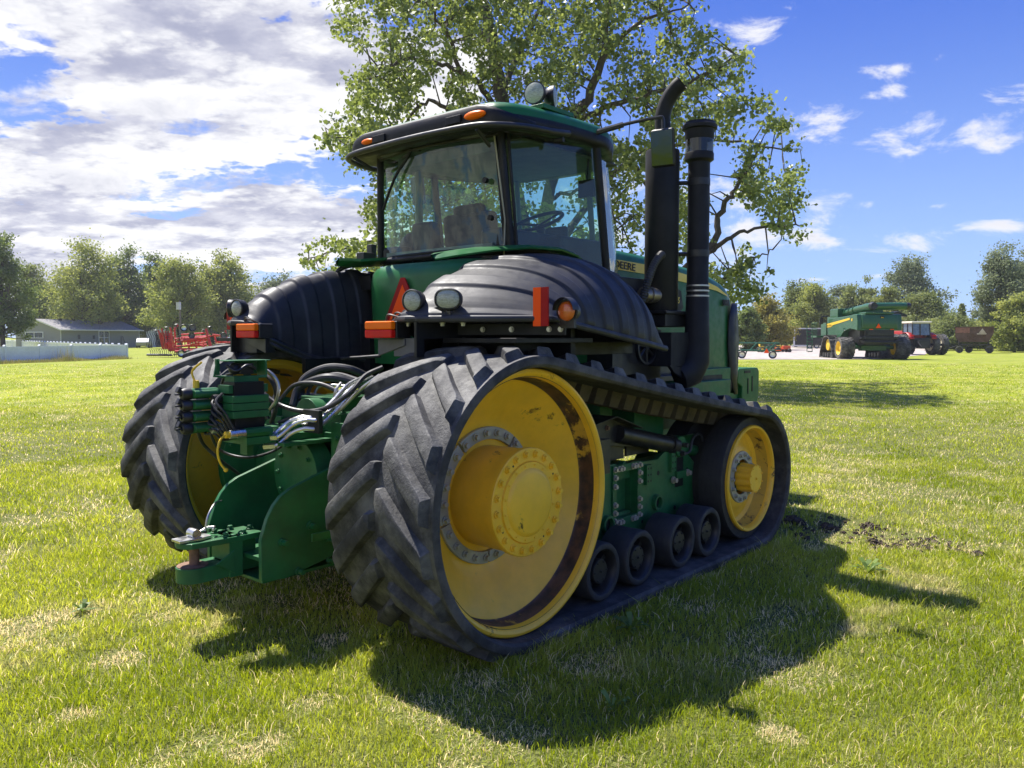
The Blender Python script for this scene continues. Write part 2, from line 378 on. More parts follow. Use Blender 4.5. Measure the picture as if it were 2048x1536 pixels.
def smooth_closed(pts, n=4):
    P = [Vector((x, y, 0)) for x, y in pts]; o = []; m = len(P)
    for i in range(m):
        a, b_, p, q = P[i], P[(i + 1) % m], P[i - 1], P[(i + 2) % m]
        for k in range(n):
            t = k / n; v = a * (2 * t ** 3 - 3 * t * t + 1) + (b_ - p) / 2 * (t ** 3 - 2 * t * t + t) + b_ * (-2 * t ** 3 + 3 * t * t) + (q - a) / 2 * (t ** 3 - t * t); o.append((v.x, v.y))
    return o

TR = thing('tracked_tractor', 'large green tracked tractor with yellow wheels and black rubber tracks in the foreground', 'tractor', (0, 0, 0))
ZD, ZI, XI, RD, RI = .765, .540, 2.64, .735, .510
aT = math.asin((RD - RI) / math.hypot(XI, ZD - ZI)) + math.atan2(ZD - ZI, XI)      # slope of the top run
L0 = XI; A1 = math.pi + aT; A2 = math.pi - aT
Ltop = math.hypot(XI, ZD - ZI) * math.cos(math.asin((RD - RI) / math.hypot(XI, ZD - ZI)))
LT = A1 * RD + Ltop + A2 * RI + L0
def path(s):
    """point, tangent, outward normal in the x-z plane; s starts below the drive wheel and climbs its rear"""
    s %= LT
    if s < A1 * RD:
        t = s / RD; n = (-math.sin(t), -math.cos(t)); return (RD * n[0], ZD + RD * n[1]), (-math.cos(t), math.sin(t)), n
    s -= A1 * RD
    tt = A1; n = (-math.sin(tt), -math.cos(tt)); tg = (-math.cos(tt), math.sin(tt)); P = (RD * n[0], ZD + RD * n[1])
    if s < Ltop:
        sag = .014 * math.sin(math.pi * s / Ltop); return (P[0] + tg[0] * s - n[0] * sag, P[1] + tg[1] * s - n[1] * sag), tg, n
    s -= Ltop
    if s < A2 * RI:
        t = A1 + s / RI; n = (-math.sin(t), -math.cos(t)); return (XI + RI * n[0], ZI + RI * n[1]), (-math.cos(t), math.sin(t)), n
    s -= A2 * RI
    return (XI - s, ZI - RI), (-1, 0), (0, -1)

def make_track(sg):
    b = B(); Y = lambda w: sg * (1.14 + w)
    N = 230; cs = [(-.38, .0), (-.375, .012), (-.36, .014), (0, .016), (.36, .014), (.375, .012), (.38, 0), (.38, -.03), (.365, -.045), (0, -.045), (-.365, -.045), (-.38, -.03)]
    rows = []
    for i in range(N + 1):
        p, t, n = path(LT * i / N); rows.append([(p[0] + n[0] * h, Y(w), p[1] + n[1] * h) for w, h in cs])
    b.grid(rows, 0, True); b.m = [0 if (i % 12) in (1, 2, 3, 4) else 2 for i in range(len(b.f))]
    NL = 40; H = .060
    prof = [(.004, 0.0), (.045, -.014), (.11, -.066), (.19, -.134), (.26, -.19), (.315, -.232), (.358, -.262)]
    for side in (-1, 1):
        for k in range(NL):
            s0 = LT * (k + (0.5 if side * sg > 0 else 0.0)) / NL + .10; vs = []
            for j, (w, off) in enumerate(prof):
                hw = .066 if 0 < j < len(prof) - 1 else (.048 if j == 0 else .068); f = .66
                hh = H * (0.80 if j == 0 else 1.0)
                wt = w + (.014 if j == 0 else (-.024 if j == len(prof) - 1 else 0))
                for (ds, h, ww) in ((-hw, .008, w), (-hw * f - .004, hh * .93, wt), (-hw * f + .008, hh, wt), (hw * f - .008, hh, wt), (hw * f + .004, hh * .93, wt), (hw, .008, w)):
                    p, t, n = path(s0 + off + ds); vs.append((p[0] + n[0] * h, Y(side * ww), p[1] + n[1] * h))
            fs = []
            for j in range(len(prof) - 1):
                for c in range(5): fs.append((j * 6 + c, j * 6 + c + 1, (j + 1) * 6 + c + 1, (j + 1) * 6 + c))
            fs += [(5, 4, 3, 2, 1, 0), tuple((len(prof) - 1) * 6 + c for c in range(6))]
            b.add(vs, fs, 0)
    NG = 56
    for k in range(NG):
        s0 = LT * k / NG; vs = []
        for (ds, h, w) in ((-.058, -.04, .085), (.058, -.04, .085), (.058, -.04, -.085), (-.058, -.04, -.085), (-.048, -.14, .06), (.048, -.14, .06), (.048, -.14, -.06), (-.048, -.14, -.06)):
            p, t, n = path(s0 + ds); vs.append((p[0] + n[0] * h, Y(w), p[1] + n[1] * h))
        b.add(vs, [(3, 2, 1, 0), (4, 5, 6, 7), (0, 1, 5, 4), (1, 2, 6, 5), (2, 3, 7, 6), (3, 0, 4, 7)], 1)
    o = obj('rubber_track', b, [RUB, RUBC, RUBD], TR, bevel=.005, smooth=35)
    return o

def bolts_on(b, c, r, n, y, sg, rb=.014, h=.018, a0=0.0):
    for i in range(n):
        t = a0 + 2 * math.pi * i / n; b.bolt((c[0] + r * math.cos(t), y, c[1] + r * math.sin(t)), (0, sg, 0), rb, h)

def drive_wheel(sg):
    c = (0, 0, ZD); w0 = sg * 1.14
    root = B()
    q = lambda pr: [(p[0], w0 + sg * p[1]) + tuple(p[2:]) for p in pr]
    # rim: bead, barrel, dished disc
    rim = B()
    rim.lathe(q([(.686, .270, 0), (.686, .286, 0), (.678, .298, 0), (.664, .302, 0), (.650, .296, 0), (.640, .280, 0), (.636, .25, 1), (.632, .205, 1), (.628, .172, 1), (.620, .158, 0), (.606, .150, 0), (.57, .125, 0), (.51, .078, 0), (.44, .028, 0), (.40, .004, 0), (.37, -.004, 0), (.25, -.006, 0)]), c, n=128)
    rim.lathe(q([(.30, -.03), (.45, -.02), (.60, .03), (.625, .04), (.628, -.27), (.65, -.30), (.686, -.295), (.686, -.27)]), c, n=96, mi=0)
    rim_o = obj('drive_wheel', rim, [YEL, YRUST], TR, smooth=35)
    t = B(); 
    t.lathe(q([(.640, .285), (.686, .268), (.6895, .255), (.6895, .075), (.645, .07), (.635, .07)]), c, n=128)
    t.lathe(q([(.640, -.285), (.686, -.268), (.6895, -.255), (.6895, -.075), (.645, -.07), (.635, -.07)]), c, n=128)
    obj('wheel_rubber', t, TYRE, rim_o, smooth=35)
    r = B()
    for k in range(5):                                             # the ring is made of segments with thin joints
        a0 = 2 * math.pi * k / 5 + .02 + .95; a1 = 2 * math.pi * (k + 1) / 5 - .02 + .95; rows = []
        for i in range(15):
            a = a0 + (a1 - a0) * i / 14; ca, sa = math.cos(a), math.sin(a)
            rows.append([(R_ * ca, w0 + sg * y_, ZD + R_ * sa) for R_, y_ in ((.30, -.004), (.30, .016), (.303, .018), (.362, .018), (.366, .014), (.366, -.004))])
        r.grid(rows, 0, True)
        r.f += [tuple(len(r.v) - 6 + i for i in range(6)), tuple(len(r.v) - 90 + i for i in range(6))]; r.m += [0, 0]
    bolts_on(r, (0, ZD), .334, 25, w0 + sg * .018, sg, .0155, .026, .12)
    obj('bolt_ring', r, RINGM, rim_o, bevel=.0015)
    h = B()
    h.lathe(q([(.262, -.04), (.266, .0), (.268, .255), (.268, .262), (.2785, .264), (.2785, .294), (.274, .298), (.212, .298), (.211, .294), (.208, .298), (.206, .306), (.176, .306), (.168, .314), (.150, .319), (.0001, .319)]), c, n=96)
    bolts_on(h, (0, ZD), .247, 20, w0 + sg * .298, sg, .0145, .022, .1)
    bolts_on(h, (0, ZD), .191, 16, w0 + sg * .306, sg, .0045, .006, .2)
    for k in range(4): a = .55 + k * 1.57; h.cyl((.232 * math.cos(a), w0 + sg * .2975, ZD + .232 * math.sin(a)), (.232 * math.cos(a), w0 + sg * .2985, ZD + .232 * math.sin(a)), .006, n=10, mi=1)
    obj('hub', h, [YEL, BLKM], rim_o, bevel=.0015)
    return rim_o

def idler_wheel(sg):
    c = (XI, 0, ZI); w0 = sg * 1.14; q = lambda pr: [(p[0], w0 + sg * p[1]) + tuple(p[2:]) for p in pr]
    rim = B()
    rim.lathe(q([(.402, .262, 0), (.402, .285, 0), (.394, .294, 0), (.382, .292, 0), (.372, .278, 0), (.368, .25, 1), (.362, .19, 1), (.352, .165, 0), (.325, .150, 0), (.285, .155, 0), (.245, .180, 0), (.215, .195, 0), (.16, .196, 0)]), c, n=96)
    rim.lathe(q([(.16, .17), (.30, .12), (.36, .1), (.362, -.27), (.402, -.29), (.402, -.262)]), c, n=72, mi=0)
    ro = obj('idler_wheel', rim, [YEL, YRUST2], TR, smooth=35)
    t = B(); t.lathe(q([(.375, .272), (.40, .266), (.455, .262), (.4635, .245), (.4635, .085), (.40, .075), (.36, .075)]), c, n=96)
    t.lathe(q([(.375, -.272), (.40, -.266), (.455, -.262), (.4635, -.245), (.4635, -.085), (.40, -.075), (.36, -.075)]), c, n=96)
    t.lathe(q([(.44, .09), (.42, .07), (.41, 0), (.42, -.07), (.44, -.09)]), c, n=72); obj('wheel_rubber', t, TYRE, ro, smooth=35)
    r = B(); r.lathe(q([(.135, .19), (.135, .208), (.195, .208), (.198, .20), (.198, .19)]), c, n=64)
    bolts_on(r, (XI, ZI), .170, 14, w0 + sg * .208, sg, .013, .022)
    obj('bolt_ring', r, RINGM, ro, bevel=.0015)
    h = B(); n = 72; prof = [(.112, .20), (.110, .24), (.104, .30), (.102, .312)]; rows = []
    for (r_, a_) in prof:
        rows.append([(XI + (r_ - .011 * (.5 + .5 * math.cos(10 * 2 * math.pi * i / n)) ** 2) * math.cos(2 * math.pi * i / n), w0 + sg * a_, ZI + (r_ - .011 * (.5 + .5 * math.cos(10 * 2 * math.pi * i / n)) ** 2) * math.sin(2 * math.pi * i / n)) for i in range(n)])
    h.grid(rows, 0, True); h.lathe(q([(.104, .310), (.104, .320), (.0001, .322)]), c, n=64)
    for i in range(10):
        a = 2 * math.pi * (i + .5) / 10; h.bolt((XI + .1 * math.cos(a), w0 + sg * .318, ZI + .1 * math.sin(a)), (0, sg, 0), .007, .012)
    h.bolt((XI, w0 + sg * .322, ZI), (0, sg, 0), .009, .01)
    obj('hub', h, YEL, ro, bevel=.0015)

def roller(sg, x):
    r = .172; zc = .03 + .045 + r + .001; c = (x, 0, zc); w0 = sg * 1.14; q = lambda pr: [(p[0], w0 + sg * p[1]) + tuple(p[2:]) for p in pr]
    t = B()
    for s_ in (1, -1):
        t.lathe(q([(.128, s_ * .275), (.134, s_ * .286), (.150, s_ * .290), (.164, s_ * .285), (r, s_ * .272), (r, s_ * .085), (.160, s_ * .078), (.12, s_ * .078)]), c, n=64)
    o = obj('road_roller', t, TYRE, TR, smooth=35)
    h = B(); h.lathe(q([(.131, .275), (.124, .262), (.118, .18), (.05, .17), (.05, -.17), (.12, -.18), (.131, -.275)]), c, n=48)
    for k in range(4):
        a = .6 + k * math.pi / 2; h.box((x + .09 * math.cos(a), w0 + sg * .20, zc + .09 * math.sin(a)), (.07, .05, .03), Matrix.Rotation(-a, 3, 'Y'))
    h.lathe(q([(.07, .17), (.072, .255), (.068, .262), (.0001, .264)]), c, n=32)
    bolts_on(h, (x, zc), .058, 6, w0 + sg * .262, sg, .005, .009); h.bolt((x, w0 + sg * .264, zc), (0, sg, 0), .007, .011)
    obj('hub', h, BLK, o, bevel=.001)

for sg in (-1, 1):
    make_track(sg); drive_wheel(sg); idler_wheel(sg)
    for x in (.69, 1.09, 1.60, 1.98): roller(sg, x)

def undercarriage(sg):
    Y = lambda a: sg * a
    f = B()
    # side plate with a square window: built as a ring of panels round the opening
    y0, y1 = Y(.98), Y(1.02)
    def panel(p): f.prism(p, 'xz', y0, y1)
    outer = [(.55, .20), (2.35, .20), (2.62, .42), (2.62, .56), (2.34, .78), (1.95, .78), (1.86, .70), (1.80, .76), (1.62, .76), (1.56, .70), (1.44, .76), (.9, .76), (.55, .6)]
    wx0, wx1, wz0, wz1 = 1.405, 1.665, .375, .69
    panel([(.55, .20), (wx0, .20), (wx0, .75), (.9, .75), (.55, .6)])
    panel([(wx0, .20), (wx1, .20), (wx1, wz0), (wx0, wz0)])
    panel([(wx0, wz1), (wx1, wz1), (wx1 - .02, .735), (1.56, .72), (1.52, .76), (1.47, .72), (wx0, .75)])
    panel([(wx1, .20), (2.35, .20), (2.60, .42), (2.60, .56), (2.32, .76), (2.1, .79), (1.95, .72), (wx1, .73)])
    fr = B(); 
    for (a, b_, c_, d_) in ((wx0 - .045, wx0, wz0 - .05, wz1 + .05), (wx1, wx1 + .045, wz0 - .05, wz1 + .05), (wx0, wx1, wz1, wz1 + .05), (wx0, wx1, wz0 - .05, wz0)): f.bb(a, b_, Y(1.02), Y(1.032), c_, d_)
    f.bb(wx0 - .01, wx1 + .01, Y(.925), Y(.935), wz0 - .01, wz1 + .01)       # back of the window pocket
    f.prism([(wx0, wz0), (wx1, wz0), (wx1 - .02, wz0 + .02), (wx0 + .02, wz0 + .02)], 'xz', Y(.935), Y(.981))
    f.bb(wx1 - .002, wx1 + .012, Y(.935), Y(.979), wz0, wz1); f.bb(wx0 - .012, wx0 + .002, Y(.935), Y(.979), wz0, wz1)
    # beam behind
    f.bb(.6, 2.55, Y(.80), Y(.975), .27, .36); f.bb(.6, 2.5, Y(.82), Y(.97), .62, .70)
    # bosses
    for (x, z, r_) in ((1.30, .36, .062), (1.93, .41, .058)):
        f.lathe([(r_ * .72, Y(1.0)), (r_ * .72, Y(1.05)), (r_, Y(1.05)), (r_, Y(1.0))], (x, 0, z), n=36); f.cyl((x, Y(1.015), z), (x, Y(1.021), z), r_ * .72, n=28, mi=1)
    for (x, z) in ((1.80, .63), (2.14, .68)):
        f.bb(x - .035, x + .035, Y(1.02), Y(1.045), z - .07, z + .07)
        for i in (-1, 1):
            for j in (-1, 0, 1): f.cyl((x + i * .018, Y(1.044), z + j * .045), (x + i * .018, Y(1.0465), z + j * .045), .008, n=12, mi=1)
    for (x, z, r_) in ((1.96, .62, .018), (2.5, .52, .012), (2.2, .33, .016), (1.75, .30, .012), (1.35, .22, .012), (2.38, .60, .012)): f.cyl((x, Y(1.018), z), (x, Y(1.0215), z), r_, n=16, mi=1)
    f.bb(2.20, 2.32, Y(1.018), Y(1.022), .48, .70, mi=1); f.bb(2.2, 2.34, Y(1.02), Y(1.04), .545, .60)
    fo = obj('track_frame', f, [GREEN2, BLKM], TR, bevel=.003)
    bo = B()
    for x in (wx0 - .022, wx1 + .022):
        for z in (.365, .42, .475, .60, .66, .715): bo.bolt((x, Y(1.032), z), (0, sg, 0), .0155, .022)
    for x in (1.43, 1.465, 1.60, 1.635):
        for z in (.35, .715): bo.bolt((x, Y(1.032), z), (0, sg, 0), .0155, .022)
    for (x, z) in ((2.15, .545), (2.36, .575)): bo.bolt((x, Y(1.03), z), (0, sg, 0), .02, .035)
    obj_split('frame_bolt', bo, mat('weathered_bolt', (.42, .37, .30), .45, metal=.4, var=.2), fo)
    t = B(); t.cyl((1.45, Y(1.0), .95), (2.18, Y(1.0), .80), .062, n=24); t.cyl((2.12, Y(1.0), .812), (2.2, Y(1.0), .796), .075, n=24)
    obj('tension_cylinder', t, BLK, fo, bevel=.002)
    e = B(); e.cyl((2.16, Y(.99), .80), (2.62, Y(.99), .70), .045, n=20); e.lathe([(.001, Y(1.06)), (.075, Y(1.06)), (.08, Y(1.05)), (.08, Y(.93))], (2.22, 0, .79), n=24); e.bb(2.1, 2.7, Y(.93), Y(.96), .66, .84)
    obj('cylinder_end', e, GREEN2, fo, bevel=.003)
    fi = B(); fi.tube(spline([(2.2, Y(1.07), .74), (2.3, Y(1.08), .745), (2.36, Y(1.07), .83), (2.45, Y(1.06), .86), (2.52, Y(1.05), .85)]), .011); fi.cyl((2.24, Y(1.06), .80), (2.24, Y(1.10), .80), .018, n=8); fi.cyl((2.52, Y(1.05), .85), (2.56, Y(1.05), .80), .016, n=8); fi.bolt((2.22, Y(1.06), .74), (0, sg, 0), .018, .03)
    obj('grease_line', fi, HOSE, fo)
    g = B(); g.prism([(.95, 1.03), (1.30, 1.08), (1.62, .98), (1.75, .86), (1.66, .84), (1.35, .88), (.95, .92)], 'xz', Y(.985), Y(1.0)); g.prism([(.95, 1.03), (1.30, 1.08), (1.62, .98), (1.62, .985), (1.30, 1.087), (.95, 1.036)], 'xz', Y(.80), Y(1.10))
    g.bb(1.05, 1.33, Y(.90), Y(1.03), .70, .93); g.bb(1.30, 1.62, Y(.93), Y(.95), .76, .93); g.bb(1.70, 2.0, Y(.90), Y(.92), .76, .86)
    for (x, z) in ((1.33, 1.0), (1.55, .94)): g.bolt((x, Y(1.0), z), (0, sg, 0), .014, .02, mi=1)
    go = obj('mud_guard', g, [BLK, RUSTM], TR, bevel=.002)
    M_ = Matrix(((.9578, 0, 0, -.133), (0, 1, 0, sg * .13), (0, 0, .9578, .068), (0, 0, 0, 1)))  # x and z scaled about the camera position, y shifted outward
    for o_ in [fo] + list(fo.children) + [go]: o_.data.transform(M_)
    ax = B(); ax.cyl((0, Y(.35), ZD), (0, Y(.80), ZD), .22, .19, n=40); ax.cyl((0, Y(.80), ZD), (0, Y(.86), ZD), .43, n=48); ax.cyl((0, Y(.86), ZD), (0, Y(1.12), ZD), .26, n=40)
    ax.cyl((0, Y(.34), ZD), (0, Y(.40), ZD), .30, n=40); q_ = B(); q_.cyl((XI, Y(.45), ZI), (XI, Y(1.3), ZI), .12, n=32); obj('idler_axle', q_, GREEN2, TR); q_ = B(); q_.bb(1.5, 1.75, Y(.4), Y(.98), .50, .72); obj('cross_beam', q_, GREEN2, TR, bevel=.006)
    for i in range(18): a = i * 2 * math.pi / 18; ax.bolt((.395 * math.cos(a), Y(.80), ZD + .395 * math.sin(a)), (0, -sg, 0), .013, .02)
    obj('axle_housing', ax, GREEN2, TR, bevel=.004)
for sg in (-1, 1): undercarriage(sg)

# ---- main frame and gearbox
b = B(); b.bb(-.05, 3.9, -.34, .34, .72, 1.12); b.bb(.2, 3.8, -.42, -.34, .82, 1.02); b.bb(.2, 3.8, .34, .42, .82, 1.02)
b.bb(1.35, 3.75, -.70, -.42, .96, 1.22); b.bb(2.0, 3.0, -.62, -.44, .84, .96); b.bb(1.9, 3.95, -.46, .46, 1.12, 1.35)
b.prism([(3.0, 1.05), (3.95, 1.0), (3.95, 1.32), (3.0, 1.32)], 'xz', -.60, -.47)
b.bb(1.35, 1.5, -.93, -.45, .74, 1.25); b.bb(1.75, 2.15, -.95, -.45, .80, 1.08)
obj('main_frame', b, GREEN2, TR, bevel=.006)
b = B(); b.bb(3.35, 3.75, -.615, -.60, 1.12, 1.26, mi=0)
obj('side_vent', b, BLKM, TR)
b = B(); b.bb(-.30, .30, -.34, .34, .55, 1.05); b.cyl((-.42, 0, .80), (-.28, 0, .80), .22, n=32); b.cyl((-.30, .05, 1.12), (.3, .05, 1.12), .12, n=20); b.bb(-.28, .28, -.26, .34, 1.04, 1.16); b.bb(-.2, .1, -.1, .25, 1.15, 1.24)
for x, y in ((-.22, -.2), (-.22, .1), (-.05, -.2), (.1, -.2), (-.05, .2), (.1, .2)): b.bolt((x, y, 1.16), (0, 0, 1), .014, .025)
for i in range(10): a = i * .628; b.bolt((-.42, .17 * math.cos(a), .80 + .17 * math.sin(a)), (-1, 0, 0), .012, .02)
obj('gearbox_housing', b, GREEN2, TR, bevel=.008)

# ---- rear hitch plates, drawbar
b = B()
pl = [(-.825, .53), (-.825, .31), (-.68, .295), (-.40, .35), (.1, .45), (.1, .98), (-.36, .868), (-.64, .782), (-.70, .75), (-.745, .705), (-.785, .64)]
b.prism(pl, 'xz', -.285, -.255); b.prism(pl, 'xz', .255, .285)
b.prism([(-.80, .40), (-.20, .40), (-.20, .425), (-.80, .425)], 'xz', -.25, .25); b.prism([(-.80, .285), (-.2, .285), (-.2, .305), (-.80, .305)], 'xz', -.25, .25)
b.bb(-.35, -.30, -.25, .25, .43, .82); b.bb(-.30, -.24, -.45, .45, .80, 1.02)
b.prism([(-.335, .62), (-.335, 1.03), (-.23, 1.12), (.0, 1.12), (.0, .62)], 'xz', -.44, -.41)
b.prism([(-.44, .72), (-.44, 1.06), (-.38, 1.12), (-.25, 1.12), (-.25, .66)], 'yz', -.345, -.325)
b.prism([(.44, .72), (.44, 1.06), (.38, 1.12), (.25, 1.12), (.25, .66)], 'yz', -.345, -.325)
b.box((-.34, -.40, .52), (.5, .012, .045)); 
HF = obj('hitch_frame', b, GREEN2, TR, bevel=.004)
b = B()
for (x, z, r_) in ((-.70, .50, .022), (-.52, .56, .024), (-.60, .32, .022), (-.40, .46, .016), (-.40, .34, .016), (-.25, .50, .016), (-.25, .37, .016)):
    b.bolt((x, -.285, z), (0, -1, 0), r_ * .75, .05)
for (y, z) in ((-.31, .80), (-.31, .88), (-.31, .96), (-.31, 1.03), (-.38, .82), (-.38, .90), (-.38, .98), (-.38, 1.05), (.31, .85), (.31, .95)): b.bolt((-.345, y, z), (-1, 0, 0), .013, .018)
for (x, y) in ((-.74, -.12), (-.66, .08), (-.58, -.16), (-.52, .12)): b.bolt((x, y, .425), (0, 0, 1), .018, .025)
obj_split('hitch_bolt', b, GREEN2, HF, bevel=.0015)
b = B(); b.bb(-.92, -.30, -.06, .06, .325, .395, mi=0); b.prism([(-1.13, -.05), (-1.10, -.08), (-.86, -.10), (-.70, -.10), (-.70, .10), (-.86, .10), (-1.10, .08), (-1.13, .05), (-1.145, 0)], 'xy', .50, .53, mi=0)
cyl_ = [(-1.06 + .085 * math.cos(a), .085 * math.sin(a)) for a in np.linspace(math.pi / 2, 3 * math.pi / 2, 13)]
b.prism(cyl_ + [(-.86, -.085), (-.86, .085)], 'xy', .315, .395, mi=0); b.bb(-.90, -.82, -.095, .095, .31, .53, mi=0); b.bb(-.82, -.72, -.06, -.035, .395, .50, mi=0); b.bb(-.82, -.72, .035, .06, .395, .50, mi=0)
b.prism([(-.98, .40), (-.87, .33), (-.87, .46)], 'xz', -.10, -.088, mi=0)
b.cyl((-.86, -.07, .31), (-.86, -.07, .54), .016, n=12, mi=0); b.cyl((-.86, .07, .31), (-.86, .07, .54), .016, n=12, mi=0)
for x, y in ((-.90, -.06), (-.90, .06), (-.80, -.07), (-.80, .07), (-.72, 0)): b.bolt((x, y, .53), (0, 0, 1), .016, .025, mi=0)
DB = obj('drawbar', b, [GREEN2, RUSTM], TR, bevel=.004)
b = B(); b.cyl((-1.05, 0, .30), (-1.05, 0, .52), .026, n=24, mi=1); b.prism([(-1.15, -.045), (-1.03, -.055), (-.97, -.04), (-.97, .04), (-1.03, .055), (-1.15, .045)], 'xy', .534, .548); b.cyl((-1.05, -.035, .566), (-1.05, .035, .566), .026, n=20)
b.cyl((-1.06, 0, .396), (-1.06, 0, .400), .08, n=24, mi=1)
b.tube([(-1.0, .04, .555), (-.95, .05, .57), (-.92, .02, .575), (-.95, -.02, .57)], .008)
obj('hitch_pin', b, [CHR, RUSTM], DB, bevel=.003)
b = B(); b.tube(spline([(-.97, .03, .56), (-.95, .03, .64), (-.88, .08, .69), (-.75, .25, .66)]), .006)
obj('pin_cable', b, STEEL, DB)

# ---- remote hydraulic valve stack with couplers
V = B()
V.bb(-.86, -.62, -.05, .06, 1.30, 1.345); V.box((-.74, .02, 1.368), (.15, .10, .045)); V.bb(-.79, -.68, -.02, .05, 1.26, 1.31)
for k in range(3): V.bb(-.86, -.64, -.09, .07, 1.166 + k * .042, 1.204 + k * .042)
pass; V.prism([(-.74, 1.40), (-.60, 1.40), (-.60, 1.47), (-.74, 1.47)], 'xz', .09, .10); V.bb(-.84, -.58, -.02, .11, 1.472, 1.478); V.box((-.84, .10, 1.44), (.02, .02, .09)); V.tube([(-.84, .10, 1.47), (-.86, .10, 1.39), (-.80, .06, 1.385), (-.62, -.04, 1.385)], .008); V.bb(-.62, -.61, -.03, .06, 1.385, 1.475)
V.bb(-.80, -.25, -.12, .12, 1.02, 1.06); V.bb(-.74, -.70, -.02, .05, .95, 1.14); V.bb(-.66, -.34, -.05, .10, 1.06, 1.10); V.bb(-.62, -.3, -.20, .02, 1.0, 1.02)
SV = obj('hydraulic_valve_stack', V, GREEN2, TR, bevel=.004)
c = B(); c.ball((-.77, .04, 1.43), .035, 10); c.box((-.72, .03, 1.43), (.08, .07, .06)); c.tube(spline([(-.83, .02, 1.45), (-.80, -.03, 1.42), (-.74, -.04, 1.45), (-.68, -.02, 1.43)]), .009); obj('valve_connector', c, BLK, SV, bevel=.004)
c = B(); c.bb(-.835, -.655, -.065, .05, 1.10, 1.36); obj('valve_gap_shade', c, BLKM, SV)  # black block inside the stack: shade between the slabs, put in as colour
for k in range(7):
    y0 = -.06 + .02 * k; c = B(); c.tube(spline([(-.87, y0 + .06, 1.30 - .03 * k), (-.93, y0 + .02, 1.26 - .03 * k), (-.90, y0 - .02, 1.20 - .02 * k), (-.84, y0 - .03, 1.10 - .01 * k), (-.70, y0 - .02, 1.08)]), .0065, n=6); obj('valve_wire', c, HOSE, SV)
for k in range(4):
    z = 1.30 - k * .062; c = B(); c.tube([(-.84, .10, z), (-.86, .10, z), (-1.0, .10, z)], [.026, .029, .029], n=16); c.tube([(-.84, .06, z), (-1.0, .06, z)], .02, n=12)
    co = obj('hydraulic_coupler', c, GREEN2, SV, bevel=.003)
    c = B(); c.lathe([(.031, -1.0), (.034, -1.03), (.026, -1.05), (.012, -1.052)], (0, .10, z), 'x', n=16); c.cyl((-1.05, .10, z), (-1.085, .10, z), .005, n=8); c.box((-1.04, .12, z + .015), (.05, .03, .03), Matrix.Rotation(.5, 3, 'Y'))
    obj('dust_cover', c, BLK, co)
for k in range(3):
    z = 1.185 + k * .042; c = B(); c.lathe([(.020, -.86), (.026, -.885), (.024, -.91), (.0001, -.915)], (0, 0.03, z), 'x', n=14); c.tube(spline([(-.90, .03, z), (-.93, .0, z - .02), (-.92, -.03, z - .05)]), .008)
    obj('dust_cover', c, BLK, SV)
for (y, z, xx) in ((-.10, 1.085, -.80), (.04, 1.10, -.80)):
    c = B(); c.cyl((xx, y, z), (xx - .09, y, z), .024, .022, n=18, mi=0); c.cyl((xx + .16, y, z), (xx, y, z), .028, n=8, mi=1); c.cyl((xx - .09, y, z), (xx - .115, y, z), .018, n=12, mi=2 if y < 0 else 0)
    obj('quick_coupler', c, [CHR, GREEN, WIRE], SV, bevel=.002)
c = B(); c.tube(spline([(-.915, -.10, 1.085), (-.95, -.11, 1.06), (-.965, -.11, 1.0), (-.95, -.11, .94), (-.92, -.11, .90)]), .006); c.ball((-.92, -.11, .90), .012)
c.tube(spline([(-.96, .12, 1.36), (-.97, .13, 1.42), (-.93, .10, 1.47)]), .006); c.cyl((-.955, .12, 1.325), (-.955, .12, 1.37), .017, n=8)
obj('cap_tether', c, WIRE, SV)
# steel lines
for k, (dy, dz) in enumerate(((0, 0), (.045, .012), (.085, -.02), (.02, -.05))):
    pts = [on('x', -.66, 532, 876), on('x', -.62, 556, 874), on('x', -.55, 586, 850), on('x', -.50, 612, 840), on('x', -.44, 640, 838), on('x', -.30, 676, 806), on('x', -.18, 705, 775), on('x', .05, 745, 755)]
    c = B(); c.tube(spline([p + Vector((0, dy, dz)) for p in pts]), .0125, n=10); c.cyl(pts[0] + Vector((0, dy, dz)), pts[1] + Vector((0, dy, dz)), .021, n=6)
    obj('steel_line', c, CHR, TR)
c = B(); p = on('x', -.45, 634, 838); c.box(p + Vector((0, .04, -.015)), (.03, .15, .13)); obj('line_clamp', c, BLK, TR, bevel=.004)
def hose(pts, r, m=HOSE, n=10): c = B(); c.tube(spline(pts, 8), r, n=n); return obj('hydraulic_hose', c, m, TR)
hose([on('x', -.62, 492, 730), on('x', -.58, 520, 742), on('x', -.55, 548, 770), on('x', -.52, 552, 815), on('x', -.5, 542, 845)], .013)
hose([on('x', -.62, 488, 738), on('x', -.55, 515, 775), on('x', -.5, 552, 806), on('x', -.45, 600, 822), on('x', -.4, 650, 817), on('x', -.3, 700, 785), on('x', -.2, 730, 752), on('x', -.1, 765, 735)], .014)
hose([on('x', -.62, 486, 742), on('x', -.58, 505, 765), on('x', -.55, 522, 800), on('x', -.52, 536, 838)], .013)
hose([on('x', -.6, 510, 742), on('x', -.58, 535, 742), on('x', -.55, 556, 765), on('x', -.55, 553, 800), on('x', -.5, 530, 830)], .010, STEEL)
hose([on('x', -.15, 603, 800), on('x', -.1, 606, 760), on('x', 0, 650, 736), on('x', .1, 700, 738), on('x', .2, 740, 756), on('x', .25, 780, 778)], .024)
hose([on('x', -.2, 586, 812), on('x', -.15, 600, 775), on('x', -.1, 650, 755), on('x', 0, 700, 762), on('x', .1, 745, 780)], .026)
hose([on('x', -.92, 395, 862), on('x', -.8, 408, 890), on('x', -.7, 440, 920), on('x', -.5, 480, 950), on('x', -.35, 500, 970)], .010)
